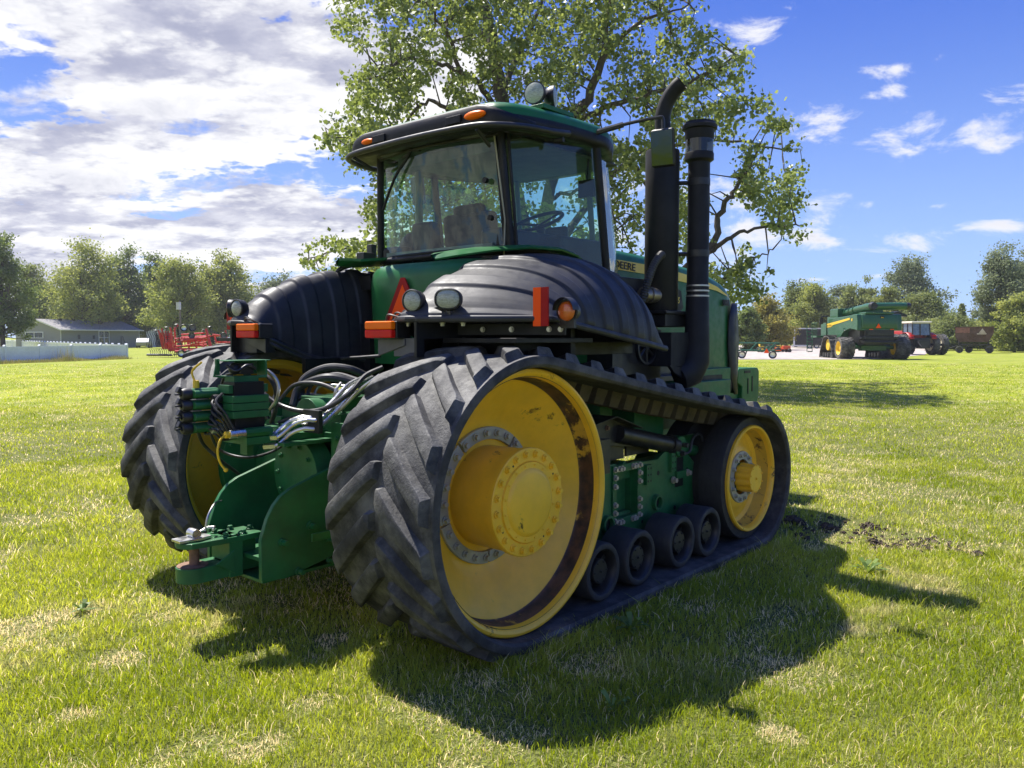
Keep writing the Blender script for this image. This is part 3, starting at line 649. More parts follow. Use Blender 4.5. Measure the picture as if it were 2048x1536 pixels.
hose([on('x', -.90, 418, 862), on('x', -.75, 440, 900), on('x', -.65, 490, 915), on('x', -.5, 540, 905), on('x', -.4, 580, 880), on('x', -.3, 610, 850)], .008)
hose([on('x', -.1, 625, 800), on('x', -.05, 640, 772), on('x', .0, 690, 772)], .009, STEEL)
hose([on('x', -.25, 668, 800), on('x', -.25, 672, 780), on('x', -.2, 682, 766)], .009, STEEL)
hose([on('x', .3, 600, 700), on('x', .35, 640, 716), on('x', .35, 700, 716), on('x', .4, 760, 712)], .012)
hose([on('x', -.5, 558, 845), on('x', -.45, 600, 832), on('x', -.3, 660, 822), on('x', -.2, 700, 800), on('x', -.1, 740, 770)], .012)
hose([on('x', -.58, 470, 760), on('x', -.55, 478, 800), on('x', -.5, 500, 850), on('x', -.45, 530, 880)], .009)
hose([on('x', -.5, 545, 850), on('x', -.45, 548, 800), on('x', -.4, 556, 770), on('x', -.35, 540, 745), on('x', -.4, 500, 735)], .011)
hose([on('x', -.3, 560, 800), on('x', -.25, 590, 770), on('x', -.2, 640, 768), on('x', -.15, 690, 790)], .013)
hose([on('x', -.4, 600, 850), on('x', -.35, 640, 845), on('x', -.3, 680, 820), on('x', -.25, 720, 780), on('x', -.2, 760, 750)], .010, STEEL)
hose([on('x', -.2, 615, 815), on('x', -.1, 622, 772), on('x', 0, 668, 748), on('x', .05, 720, 760)], .012)
hose([on('x', -.62, 470, 745), on('x', -.6, 450, 752), on('x', -.6, 442, 775), on('x', -.62, 448, 800)], .007)
c = B(); p = on('x', -.15, 600, 805); c.cyl(p, p + Vector((-.05, 0, -.10)), .034, n=8); p = on('x', -.1, 625, 808); c.cyl(p, p + Vector((0, 0, -.09)), .03, n=8); c.box(on('x', -.1, 622, 795), (.08, .12, .05)); p = on('x', -.45, 500, 742); c.cyl(p, p + Vector((.08, -.06, 0)), .018, n=6)
obj('hose_fitting', c, GREYP, TR, bevel=.003)

# ---- fenders (ribbed black covers), lamp bars and lamps
def fender(sg):
    us = [0, .04, .08, .18, .30, .42, .60, .74, .86, .94, .985, 1.0]; Ts = [1.705, 1.785, 1.84, 1.93, 2.012, 2.06, 2.095, 2.085, 2.02, 1.90, 1.74, 1.56]
    NU, NV = 340, 40; ribs = (.12, .27, .42, .56, .70, .83)
    rows = []; edge = []; rear = []
    for i in range(NU + 1):
        u = i / NU; T = float(np.interp(u, us, Ts)); row = []
        if 0 < i < NU: T = (T + float(np.interp(min(1, u + .03), us, Ts)) + float(np.interp(max(0, u - .03), us, Ts))) / 3
        g = sum(1 / (1 + math.exp(-(u - a_) / .0020)) - 1 / (1 + math.exp(-(u - a_ - .070) / .0020)) for a_ in ribs)
        for j in range(-16, NV + 1):
            if j >= 0:
                th = math.pi / 2 * j / NV; t = math.sin(th) ** (2 / 2.5); s = max(0, math.cos(th)) ** (2 / 2.3)
                xs = -.30 + .40 * t ** 1.3; x = xs + u * (1.31 - xs - .04 * t)
                low = 1.705 - .165 * max(0, min(1, (x - .1) / 1.15)); yy = .845 + (.64 - .10 * max(0, u - .8)) * t
            else:
                th = -math.pi / 2 * j / -16; t = math.sin(-th) ** (2 / 2.2); s = max(0, math.cos(th)) ** (2 / 2.2)
                x = -.30 + u * 1.61 + .05 * t * (1 - u); low = min(T, 1.705 - .26 * min(1, (x + .3) / .5)); yy = .845 - .16 * t
            disp = .017 * g * (1 if j < NV else 0)
            row.append((x, sg * (yy + disp * math.sin(th) * .8), low + max(.0, (T - low)) * s + disp * math.cos(th)))
        rows.append(row); edge.append(row[-1])
    b = B(); b.grid(rows)
    f = obj('fender', b, PLA, TR, smooth=60)
    l = B(); rim = [Vector(p) for p in rows[0][::4]] + [Vector(p) for p in edge[4::6]] + [Vector(edge[-1])]
    l.tube([p + Vector((0, sg * .012, -.006)) for p in rim], .019, n=10)
    obj('fender_lip', l, PLA, f)
    # black sheet structure under the fender
    s = B(); s.bb(.30 if sg < 0 else 1.0, 1.25, sg * .64, sg * .66, 1.30, 1.80); s.bb(-.10, .55, sg * .69, sg * 1.44, 1.575, 1.60); s.bb(.10, 1.25, sg * .69, sg * 1.25, 1.50, 1.575)
    s.prism([(-.29, 1.50), (-.02, 1.50), (.10, 1.68), (-.29, 1.70)], 'xz', sg * .90, sg * .92)
    s.bb(.40, .44, sg * .69, sg * 1.40, 1.48, 1.66); s.bb(.55, 2.3, sg * .50, sg * .60, 1.15, 1.70); s.bb(.05, .6, sg * .56, sg * .60, 1.36, 1.46)
    s.bb(.95, .99, sg * .9, sg * .94, 1.28, 1.42)
    so = obj('fender_support', s, BLKM, TR, bevel=.003)
    c = B(); c.prism([(-.30, sg * .70), (.02, sg * 1.40), (.05, sg * 1.40), (-.27, sg * .70)], 'xy', 1.682, 1.69)          # lamp shelf
    c.prism([(-.02, sg * .95), (.135, sg * 1.565), (.155, sg * 1.555), (.0, sg * .94)], 'xy', 1.615, 1.675)
    lb = obj('lamp_bar', c, BLKM, TR, bevel=.002)
    bo = B()
    for t in (.25, .52, .86, .96): x = -.02 + .155 * t; y = .95 + .615 * t; bo.bolt((x, sg * y, 1.645), (-1, sg * .2, 0), .011, .016)
    for t in (.15, .4, .55): bo.bolt((-.29 + .32 * t, sg * (.70 + .70 * t), 1.682), (0, 0, -1), .012, .02)
    obj_split('bar_bolt', bo, STEEL, lb)
    # round work lamp and oval work lamp
    def worklamp(x, y, z, face, oval, name='work_lamp'):
        K = .84
        d = Vector(face).normalized(); a = Vector((0, 0, 1)); s_ = a.cross(d).normalized(); a = d.cross(s_)
        def ring(r, h, k=1.0):
            o_ = []
            for i in range(32):
                t = 2 * math.pi * i / 32; cu, cw = math.cos(t), math.sin(t); e = .80 if oval else 1.0
                cu, cw = abs(cu) ** e * math.copysign(1, cu), abs(cw) ** e * math.copysign(1, cw)
                o_.append(Vector((x, y, z)) + s_ * (cu * r * K * (1.18 if oval else 1)) + a * (cw * r * K * (.90 if oval else 1)) + d * h)
            return o_
        q = B(); q.grid([ring(.012, -.075), ring(.048, -.07), ring(.066, -.05), ring(.072, -.012), ring(.073, .004), ring(.066, .008), ring(.062, .0)], None, True)
        q.box(Vector((x, y, z)) + d * -.035 - Vector((0, 0, .085)), (.03, .035, .05)); q.cyl((x - d.x * .035, y - d.y * .035, z - .12), (x - d.x * .035, y - d.y * .035, z - .075), .012, n=8)
        o_ = obj(name, q, BLK, TR, smooth=40)
        q = B(); q.grid([ring(.0625, .001), ring(.05, .009), ring(.03, .014), ring(.0001, .016)], None, True); obj('lens', q, LENS, o_, smooth=60)
        return o_
    worklamp(-.27, sg * .865, 1.795, (-1, -.28 if sg < 0 else -.15, 0), False)
    worklamp(-.215, sg * 1.075 if sg < 0 else 1.04, 1.80, (-1, -.5 if sg < 0 else 1.1, .0), sg < 0)
    # tail lamp
    q = B(); q.bb(-.30, -.20, sg * .545, sg * .775, 1.598, 1.69)
    tl = obj('tail_lamp_housing', q, BLK, TR, bevel=.006)
    q = B(); q.bb(-.335, -.30, sg * .55, sg * .77, 1.645, 1.69); obj('amber_lens', q, AMB, tl, bevel=.008)
    q = B(); q.bb(-.335, -.30, sg * .55, sg * .77, 1.60, 1.6445); obj('red_lens', q, REDL, tl, bevel=.008)
    q = B(); q.prism([(sg * .56, 1.50), (sg * .56, 1.595), (sg * .78, 1.595), (sg * .78, 1.56)], 'yz', -.25, -.235); q.bb(-.24, -.1, sg * .68, sg * .92, 1.50, 1.60); obj('lamp_bracket', q, GREYP if sg < 0 else BLK, tl, bevel=.004)
    # reflector, turn signal
    q = B(); q.bb(.035, .045, sg * 1.435, sg * 1.485, 1.66, 1.855, mi=0); q.bb(.035, .045, sg * 1.4855, sg * 1.53, 1.66, 1.855, mi=1)
    obj('marker_reflector', q, [ORNG, REFR] if sg < 0 else [ORNG, REFR], TR)
    q = B(); d = Vector((-1, -.12, 0)).normalized(); cx, cy, cz = .13, sg * 1.585, 1.735
    for k in range(1): q.tube([Vector((cx, cy, cz)) + d * .01, Vector((cx, cy, cz)) - d * .05], [.062, .045], n=28)
    q.box((cx, cy, cz - .055), (.02, .09, .06)); rows = []
    for h in (0, .055):
        rows.append([Vector((cx, cy, cz)) + d * h + Vector((0, .067 * math.sin(t), .067 * math.cos(t))) * (1 - h * .8) for t in np.linspace(-1.5, 1.5, 18)])
    q.grid(rows); q.grid([[p * 1.0 + Vector((0, 0, .004)) for p in r_] for r_ in rows]); ts = obj('turn_signal', q, BLK, TR)
    q = B(); rows = []
    for r_, h in ((.050, .012), (.046, .028), (.03, .036), (.0001, .038)): rows.append([Vector((cx, cy, cz)) + d * h + Vector((0, r_ * math.sin(t), r_ * math.cos(t))) for t in np.linspace(0, 2 * math.pi, 25)[:-1]])
    q.grid(rows, None, True); obj('amber_lens', q, mat('orange_signal_lens', (.60, .13, .02), .25, coat=.6), ts, smooth=60)
    # wiring
    for k in range(3):
        q = B(); q.tube(spline([(-.24, sg * (.62 + .05 * k), 1.69), (-.29 + .02 * k, sg * (.70 + .04 * k), 1.725 + .01 * k), (-.26, sg * (.80 + .02 * k), 1.705 + .012 * k), (-.22, sg * .90, 1.735), (-.20, sg * 1.03, 1.755 + .008 * k)]), .0055, n=6); obj('lamp_wire', q, HOSE, TR)
    for k in range(2):
        q = B(); q.tube(spline([(-.15, sg * .70, 1.60 - .03 * k), (-.05, sg * .66, 1.55 - .03 * k), (.15, sg * .64, 1.47 - .02 * k), (.4, sg * .6, 1.44), (.8, sg * .5, 1.45)]), .016, n=8); obj('wiring_harness', q, HOSE, TR)
for sg in (-1, 1): fender(sg)

# ---- cab body below the glass
b = B()
ol = smooth_closed(outline([(.50, 0), (.505, -.30), (.55, -.46), (.66, -.57), (.95, -.60), (1.6, -.66), (2.15, -.55), (2.2, -.3), (2.2, 0)]), 4)
plan_loft(b, ol, [(1.42, .02), (1.9, 0), (2.0, .0), (2.05, .012), (2.085, .04), (2.105, .09), (2.115, .16)], (1.35, 0))
CB = obj('cab_body', b, GREEN, TR, smooth=40)
b = B()   # slow moving vehicle triangle
def tri(r, x): return [(x, .06 + r * math.cos(a), 1.80 + r * math.sin(a)) for a in (math.pi / 2, math.pi / 2 + 2.0944, math.pi / 2 + 4.18879)]
cutc = lambda r, x, c_: [p for a in (0, 1, 2) for p in [tuple(Vector(tri(r, x)[a]).lerp(Vector(tri(r, x)[a - 1]), c_)), tuple(Vector(tri(r, x)[a]).lerp(Vector(tri(r, x)[(a + 1) % 3]), c_))]]
t1 = cutc(.235, .484, .10); t2 = cutc(.235, .476, .10); b.add(t1 + t2, [(0, 1, 2, 3, 4, 5), (11, 10, 9, 8, 7, 6)] + [(i, (i + 1) % 6, 6 + (i + 1) % 6, 6 + i) for i in range(6)], 0)
b.add(tri(.155, .474), [(0, 1, 2)], 1)
obj('slow_vehicle_triangle', b, [REFR, ORNG], CB, label='orange triangle with dark red border')
for sg in (-1, 1):                                # flared skirt along the cab floor
    b = B(); rows = []
    for (x, yi, yo, z, dz) in ((.02, .70, .74, 2.055, .006), (.12, .62, .80, 2.078, .012), (.38, .55, .86, 2.125, .02), (.70, .50, .88, 2.165, .03), (1.0, .50, .88, 2.175, .04), (1.18, .50, .87, 2.15, .05), (1.30, .50, .86, 2.10, .06), (1.36, .50, .85, 2.03, .07)):
        m = (yi + yo) / 2; rows.append([(x, sg * yi, z + .012), (x, sg * m, z + .014), (x, sg * (yo - .03), z + .004), (x, sg * yo, z - .012), (x, sg * (yo - .005), z - .022), (x, sg * m, z - (.004 if sg < 0 else .04)), (x, sg * yi, z - .006)])
    if sg > 0: rows = [[(x + (.42 if i == 0 else .37 if i == 1 else .14 if i == 2 else 0), y, z + (.10, .075, .02, 0, 0, 0, 0, 0)[i]) for x, y, z in r_] for i, r_ in enumerate(rows)]
    b.grid(rows, None, True); obj('cab_skirt', b, GREEN, TR, smooth=50)
    b = B(); b.bb(.66, 1.5, sg * .62, sg * .82, 1.95, 2.05); obj('skirt_infill', b, BLKM, TR)
b = B(); b.bb(1.25, 2.15, -.78, -.66, 1.55, 2.04); obj('side_step', b, BLK, TR, bevel=.01); b = B(); b.bb(1.3, 1.9, .66, .80, 1.45, 2.04); obj('side_step', b, BLK, TR, bevel=.01)
b = B(); p = [(.55, .83, 2.03), (.45, .86, 2.05), (.42, .84, 2.09), (.50, .80, 2.13), (.7, .8, 2.15)]; p = [(x + .12, y, z) for x, y, z in p]; b.tube(spline(p), .018); b.box((.80, .84, 2.19), (.12, .09, .10)); b.box((.87, .86, 2.26), (.05, .06, .10)); obj('grab_bracket', b, BLK, TR, bevel=.006)

# ---- cab frame, glass and roof
bot = [(.70, 0), (.72, -.35), (.777, -.64), (1.10, -.735), (1.60, -.81), (2.12, -.52), (2.20, 0)]
top = [(.655, 0), (.68, -.33), (.735, -.586), (1.05, -.72), (1.47, -.80), (1.98, -.50), (2.05, 0)]
ZB, ZT = 2.165, 2.91
b = B()
def post(p, q, r=.024, zb=ZB, zt=ZT): b.tube([(p[0], p[1], zb), (q[0], q[1], zt)], r, n=10)
for sg in (-1, 1):
    f = lambda P: (P[0], -sg * P[1] if sg > 0 else P[1])
    post((bot[2][0], sg * .64), (top[2][0], sg * .586), .026); post((bot[4][0], sg * .81), (top[4][0], sg * .80), .030, 1.98); post((bot[5][0], sg * .52), (top[5][0], sg * .50), .022, 2.0)
    b.tube(spline([(x, sg * -y, ZT) for x, y in top]), .026, n=8); b.tube(spline([(x, sg * -y, ZB - .01 - (.10 if x > 1.3 else 0)) for x, y in bot]), .022, n=8)
# inner door posts seen through the glass
for sg in (-1, 1): b.bb(1.20, 1.235, sg * .70, sg * .735, ZB, ZT) if sg > 0 else None
CF = obj('cab_frame', b, BLKM, TR, smooth=50)
b = B(); b.tube([(1.22, .70, 2.1), (1.20, .69, 2.9)], .03, n=8); b.tube([(2.06, .35, 2.0), (1.96, .34, 2.9)], .02, n=8); b.tube([(2.07, -.38, 2.0), (1.97, -.37, 2.9)], .022, n=8); b.bb(.73, .76, -.52, .52, 2.17, 2.21)
obj('inner_post', b, mat('post_lining', (.12, .15, .13), .7), CF)
def pane(name, P, Q, zb, zt, n=10, off=0.0, parent=None):
    b = B(); a = spline([(x, y, 0) for x, y in P], n); c = spline([(x, y, 0) for x, y in Q], n)
    b.grid([[(p.x, p.y, zb(p.x) if callable(zb) else zb) for p in a], [((p.x + q.x) / 2, (p.y + q.y) / 2 , ((zb(p.x) if callable(zb) else zb) + zt) / 2) for p, q in zip(a, c)], [(q.x, q.y, zt) for q in c]])
    return obj(name, b, GLASS, parent or TR, smooth=60)
mir = lambda L: [(x, -y) for x, y in L]
rw = pane('rear_window', [(.90, .69), (.80, .655), (.72, .35), (.70, 0), (.72, -.35), (.765, -.60)], [(.86, .65), (.755, .605), (.68, .33), (.655, 0), (.68, -.33), (.725, -.555)], ZB, ZT)
pane('side_window', [(.80, -.665), (1.10, -.742), (1.58, -.812)], [(.76, -.615), (1.05, -.727), (1.45, -.80)], lambda x: ZB - (.11 if x > 1.3 else .0), ZT)
pane('side_window', [(.90, .69), (1.10, .742), (1.58, .812)], [(.86, .65), (1.05, .727), (1.45, .80)], ZB, ZT)
pane('windscreen', [(1.62, -.80), (2.12, -.54), (2.21, 0), (2.12, .54), (1.62, .80)], [(1.50, -.79), (1.98, -.52), (2.06, 0), (1.98, .52), (1.50, .79)], 2.05, ZT)
b = B()                                          # thick dark seals round the rear window and side window
for zz, L in ((ZB + .012, bot), (ZT - .03, top)):
    b.tube(spline([(x - .006, -y, zz) for x, y in L[2::-1]] + [(x - .006, y, zz) for x, y in L[1:3]]), .011, n=6)
b.tube([(.765, -.60, ZB), (.725, -.548, ZT)], .012, n=6); b.tube([(.80, -.668, ZB), (.765, -.62, ZT)], .012, n=6)
obj('window_seal', b, BLKM, CF)
b = B(); b.tube([(.735, -.615, ZB - .05), (.74, -.618, 2.35), (.71, -.585, 2.7), (.70, -.565, 2.87)], .006, n=6); obj('washer_tube', b, mat('pale_hose', (.30, .28, .20), .6), CF)
for (y, z) in ((-.50, 2.60), (-.545, 2.36)): b = B(); b.cyl((.70, y, z), (.675, y, z), .018, n=14); obj('window_latch', b, BLKM, rw)
b = B(); b.tube(spline([on('x', .655, 829, 285), on('x', .645, 815, 315), on('x', .655, 790, 355), on('x', .67, 766, 420)]), .011, n=6); b.tube([on('x', .655, 829, 285), on('x', .65, 822, 300), on('x', .665, 840, 300)], .014, n=6); b.tube([on('x', .65, 818, 308), on('x', .66, 805, 316)], .01, n=6); obj('wiper', b, BLKM, rw)
# roof shell
half = [(.56, 0), (.562, -.35), (.565, -.60), (.60, -.705), (.74, -.795), (1.05, -.855), (1.40, -.865), (1.58, -.83), (1.85, -.68), (2.10, -.45), (2.18, 0)]
ol = smooth_closed(outline(half), 4); cc = (1.35, 0)
crown = lambda z0, k: (lambda x, y: z0 - k * (abs(y) / .86) ** 2.4)
b = B()
plan_loft(b, ol, [(2.90, .16), (2.885, .05), (2.895, .008), (2.915, .0), (crown(2.972, .01), -.004)], cc, 1, cap=False)
plan_loft(b, ol, [(crown(2.972, .01), -.004), (crown(3.00, .012), -.006), (crown(3.035, .02), .012), (crown(3.062, .025), .05), (crown(3.085, .03), .12), (crown(3.105, .02), .25), (crown(3.118, .01), .45), (3.12, .7)], cc, 0, cap=True)
RF = obj('roof', b, [GREEN, BLKM], TR, smooth=60)
b = B(); rows = []                               # black rear fascia
arc = sorted([p for p in ol if p[0] < .84], key=lambda p: p[1])
for (z, o_) in ((2.895, -.012), (2.93, -.016), (2.97, -.018), (3.0, -.016), (3.026, -.008), (3.038, .004)):
    rw_ = []
    for (x, y) in arc:
        d_ = math.hypot(x - 1.35, y); k_ = 1 - o_ / d_; e_ = max(0, (abs(y) - .56) / .26); rw_.append((1.35 + (x - 1.35) * k_, y * k_, 2.895 + (z - 2.895) * (1 - .75 * min(1, e_) ** 1.5)))
    rows.append(rw_)
b.grid(rows)
fo = obj('rear_fascia', b, BLKM, RF, smooth=60, solid=.004)
for sg in (-1, 1):
    q = B(); q.ball((.545, .49 if sg > 0 else -.545, 2.97), .1 if sg < 0 else .075, 20, sc=(.34, .9, .27)); obj('amber_beacon', q, AMB, RF, smooth=80)
    q = B(); q.bb(.53, .56, sg * .30, sg * .43, 2.945, 2.995); obj('roof_lamp_recess', q, BLKM, RF, bevel=.004)
b = B(); b.bb(.9, 2.0, -.62, .62, 2.875, 2.895); b.bb(.66, .9, -.5, .5, 2.88, 2.90); b.bb(.78, .90, -.45, .45, 2.80, 2.88); obj('headliner', b, INT, RF, bevel=.01)
b = B()
for sg in (-1, 1): b.tube([(.66, sg * .56, 2.80), (.50, sg * .60, 2.87)], .012, n=8); b.tube([(1.02, sg * .80, 2.86), (1.03, sg * .86, 2.86)], .016, n=8)
b.tube(spline([(1.06, -.88, 2.90), (.90, -.87, 2.885), (.70, -.82, 2.885), (.55, -.72, 2.885), (.50, -.58, 2.893), (.49, -.30, 2.90), (.487, 0, 2.903), (.49, .30, 2.90), (.50, .58, 2.893), (.55, .72, 2.885), (.70, .82, 2.885), (.90, .87, 2.885), (1.06, .88, 2.90)]), .020, n=10)
obj('rear_guard_rail', b, BLK, TR, smooth=60)
for (x, y, fx) in ((.98, -.66, (-1, -.25, .05)), (1.14, -.70, (.55, -1, .05))):
    q = B(); d = Vector(fx).normalized(); c_ = Vector((x, y, 3.18))
    q.tube([c_ - d * .07, c_ - d * .055, c_ - d * .02, c_ + d * .004], [.03, .055, .072, .074], n=28); q.cyl(c_ - Vector((0, 0, .13)) - d * .04, c_ - d * .04, .013, n=8); q.box(c_ - Vector((0, 0, .10)) - d * .04, (.05, .05, .02)); o_ = obj('roof_work_lamp', q, BLK, TR, smooth=40)
    q = B(); q.tube([c_ + d * .004, c_ + d * .012, c_ + d * .018], [.067, .05, .005], n=28); obj('lens', q, LENS, o_, smooth=70)
q = B(); q.prism([(.90, 3.045), (1.22, 3.045), (1.22, 3.075), (.90, 3.075)], 'xz', -.80, -.60); obj('lamp_mount', q, GREEN, TR, bevel=.004)

# ---- cab interior
b = B(); b.box((1.35, .02, 2.08), (.50, .50, .14)); b.box((1.10, .02, 2.28), (.12, .46, .42), Matrix.Rotation(-.12, 3, 'Y')); b.box((1.08, .02, 2.50), (.09, .28, .10), Matrix.Rotation(-.12, 3, 'Y')); b.box((1.28, -.30, 2.24), (.36, .09, .07)); b.box((1.28, .33, 2.24), (.36, .09, .07))
obj('driver_seat', b, FAB, TR, bevel=.05, smooth=60)
b = B(); b.box((1.0, .50, 2.16), (.5, .2, .2)); b.ball((.95, .48, 2.25), .13, 14, sc=(.8, .8, 1)); b.box((.92, .30, 2.28), (.12, .22, .30)); obj('side_console', b, BLKM, TR, bevel=.03, smooth=60)
b = B(); b.box((1.15, -.48, 2.17), (.80, .18, .28)); b.box((1.5, -.62, 2.14), (.55, .16, .30)); b.box((1.42, -.50, 2.32), (.05, .2, .12))
obj('side_console', b, BLKM, TR, bevel=.03, smooth=60)
b = B(); c_ = Vector((1.80, -.02, 2.50)); n_ = Vector((-.45, 0, .9)).normalized(); u_ = Vector((0, 1, 0)); w_ = n_.cross(u_)
b.tube([c_ + u_ * .2 * math.cos(t) + w_ * .2 * math.sin(t) for t in np.linspace(0, 2 * math.pi, 33)], .014, n=8); b.cyl(c_ - n_ * .05, c_ - n_ * .5 + Vector((.1, 0, 0)), .035, .06)
for t in (0, 2.1, 4.2): b.tube([c_ - n_ * .03, c_ + u_ * .2 * math.cos(t) + w_ * .2 * math.sin(t)], .01, n=6)
obj('steering_wheel', b, BLKM, TR)
b = B(); b.bb(1.55, 1.95, -.3, .25, 2.08, 2.2); b.box((1.9, -.02, 2.25), (.15, .3, .2)); obj('dashboard', b, GREYP, TR, bevel=.02)
b = B(); b.box((1.62, -.62, 2.66), (.03, .14, .12)); b.tube([(1.62, -.62, 2.72), (1.66, -.6, 2.9)], .008); obj('interior_mirror', b, BLKM, TR, bevel=.01)

# ---- hood with stripe and lettering
HX = [1.9, 2.2, 2.6, 3.0, 3.4, 3.8, 4.05, 4.2, 4.28, 4.32]; HZ = [2.32, 2.315, 2.30, 2.275, 2.24, 2.19, 2.13, 2.06, 1.97, 1.85]; HW = [.52, .52, .52, .52, .52, .515, .50, .47, .43, .38]
def hood_sec(x, zb):
    zt = float(np.interp(x, HX, HZ)); w = float(np.interp(x, HX, HW)); o_ = []
    for (ky, kz) in ((-1.0, None), (-1.01, .55), (-1.0, .20), (-.985, .12), (-.95, .065), (-.87, .03), (-.6, .008), (0, 0), (.6, .008), (.87, .03), (.95, .065), (.985, .12), (1.0, .20), (1.01, .55), (1.0, None)):
        z = zb if kz is None else max(zb, zt - kz); o_.append((x, ky * w, z))
    return o_
b = B(); xs = np.concatenate([np.linspace(1.9, 3.9, 26), np.linspace(3.95, 4.32, 14)])
b.grid([hood_sec(float(x), 1.30 if x < 3.45 else (1.30 - min(1, (x - 3.45) / .25) * .40)) for x in xs])
e = hood_sec(4.32, .92); b.add(e, [tuple(range(len(e)))])
HD = obj('hood', b, GREEN, TR, smooth=40)
b = B(); rows = []
for x in np.linspace(1.95, 4.10, 40):
    zt = float(np.interp(x, HX, HZ)); w = float(np.interp(x, HX, HW)); k = (x - 1.95) / 2.15; zc = zt - .155 + .02 * k; h_ = .038 * (1 - k ** 5)
    rows.append([(x, -w * 1.004 - .004, zc - h_), (x, -w * 1.004 - .004, zc + h_)])
b.grid(rows); 
for s_ in (-.018, .0, .018): pass
obj('hood_stripe', b, YELS, HD)
zt = lambda x: float(np.interp(x, HX, HZ)) - .155
M_ = basis((2.10, -.5295, zt(2.10) + .004), (1, 0, -.05), (0, 0, 1))
text('hood_lettering', 'JOHN DEERE', .078, M_, BLKM, HD, sx=1.36, bold=.0012)
b = B(); rows = [] # black corner grille
for z, x0, x1, y in ((1.93, 4.12, 4.30, -.485), (1.80, 4.06, 4.33, -.49), (1.55, 4.04, 4.36, -.49), (1.25, 4.10, 4.36, -.485), (1.05, 4.19, 4.34, -.47)):
    rows.append([(x0, -.522, z), ((x0 + x1) / 2, -.52, z), (x1 - .03, y, z), (x1 + .02, y + .08, z)])
b.grid(rows); obj('grille', b, mat('grille_mesh', (.018, .018, .022), .5), HD, smooth=60, solid=.01)
b = B(); M_ = basis((3.98, -.528, 1.93), (1, 0, 0), (0, 0, 1)); b.bb(3.92, 4.04, -.530, -.524, 1.90, 1.955); hb = obj('power_badge', b, BLKM, HD)
text('badge_text', 'HP', .045, basis((3.98, -.532, 1.928), (1, 0, 0), (0, 0, 1)), GREYP, HD)
b = B(); b.prism([(2.98, 2.04), (3.12, 2.0), (3.16, 1.86), (3.06, 1.78), (2.98, 1.84)], 'xz', -.535, -.524); obj('model_decal', b, BLKM, HD)
text('decal_number', '95', .075, basis((3.06, -.5365, 1.92), (1, 0, -.2), (0, 0, 1)), YELS, HD)
b = B()
for k in range(10):
    y = -.40 + k * .085
    b.prism([(4.52, 1.255), (4.56, 1.285), (4.98, 1.285), (5.02, 1.245), (5.02, .98), (4.93, .85), (4.66, .85), (4.62, .95), (4.62, 1.10), (4.52, 1.14)], 'xz', y, y + .078, mi=0)
wt = obj('front_weight', b, GREEN, TR, bevel=.012)
b = B(); b.bb(4.66, 4.80, -.405, -.401, 1.235, 1.26, mi=0); b.bb(4.74, 4.76, -.405, -.401, 1.02, 1.18); b.bb(4.84, 4.86, -.405, -.401, 1.04, 1.20); obj('weight_slot', b, BLKM, wt)
b = B(); b.prism([(4.2, .84), (4.5, .84), (4.62, 1.0), (4.62, 1.16), (4.36, 1.16), (4.3, 1.02), (4.2, .98)], 'xz', -.36, .36); b.bb(3.9, 4.3, -.42, .42, .86, .98); obj('weight_bracket', b, GREEN, TR, bevel=.012)
b = B(); b.tube(spline([(4.0, -.40, .92), (4.2, -.41, .93), (4.30, -.40, 1.0)]), .03); obj('nose_trim', b, GREEN, TR)

# ---- stacks on the right side
EX, EY = 2.26, -.85
b = B(); b.lathe([(.0001, 1.80), (.118, 1.80), (.127, 1.815), (.127, 2.985), (.122, 2.998), (.06, 3.0), (.0001, 3.0)], (EX, EY, 0), 'z', n=40)
b.tube(spline([(EX, EY, 2.98), (EX, EY, 3.15), (EX, EY, 3.26), (EX + .01, EY - .03, 3.36), (EX + .02, EY - .09, 3.44), (EX + .03, EY - .14, 3.48)]), .058, n=24, cap=False)
b.tube([(EX + .02, EY - .09, 3.44), (EX + .03, EY - .138, 3.478)], .053, n=24, cap=False)
ES = obj('exhaust_stack', b, STK, TR, smooth=50)
b = B(); b.bb(EX - .17, EX + .19, EY - .15, EY + .15, 1.775, 1.80); b.bb(EX - .15, EX + .20, EY - .13, EY + .13, 1.68, 1.775); b.bb(EX + .2, EX + .25, EY - .12, EY - .02, 1.69, 1.765); b.bb(EX - .35, EX - .10, EY - .02, EY + .2, 1.70, 1.74)
b.tube(spline([(EX - .1, EY, 1.70), (EX - .25, EY, 1.62), (EX - .3, EY, 1.5)]), .03); b.bb(EX - .25, EX - .05, EY - .1, EY + .1, 1.52, 1.60)
obj('stack_base', b, BLK, ES, bevel=.006)
b = B(); b.cyl((EX - .06, EY - .02, 1.915), (EX - .26, EY + .0, 1.915), .055, n=24); b.cyl((EX - .17, EY - .013, 1.915), (EX - .20, EY - .01, 1.915), .061, n=24); obj('exhaust_inlet', b, mat('heat_steel', (.35, .31, .26), .4, metal=.9, var=.25), ES)
b = B(); pp = spline([(EX - .11, EY - .07, 2.21), (EX - .17, EY - .09, 2.20), (EX - .26, EY - .09, 2.12), (EX - .32, EY - .08, 2.0), (EX - .34, EY - .05, 1.88), (EX - .34, EY, 1.7)], 14)
b.tube(pp, [.026 + .004 * (i % 2) for i in range(len(pp))], n=12); obj('drain_hose', b, HOSE, ES, smooth=20)
IX, IY = 2.64, -.95
b = B(); b.tube([(IX, IY, 2.98), (IX, IY, 2.0), (IX, IY, 1.99), (IX, IY, 1.97), (IX, IY, 1.96), (IX, IY, 1.94), (IX, IY, 1.93), (IX, IY, 1.55), (IX - .02, IY, 1.42), (IX - .06, IY + .03, 1.33), (IX - .14, IY + .08, 1.29)], [.084, .084, .088, .088, .084, .084, .088, .098, .112, .12, .11], n=36)
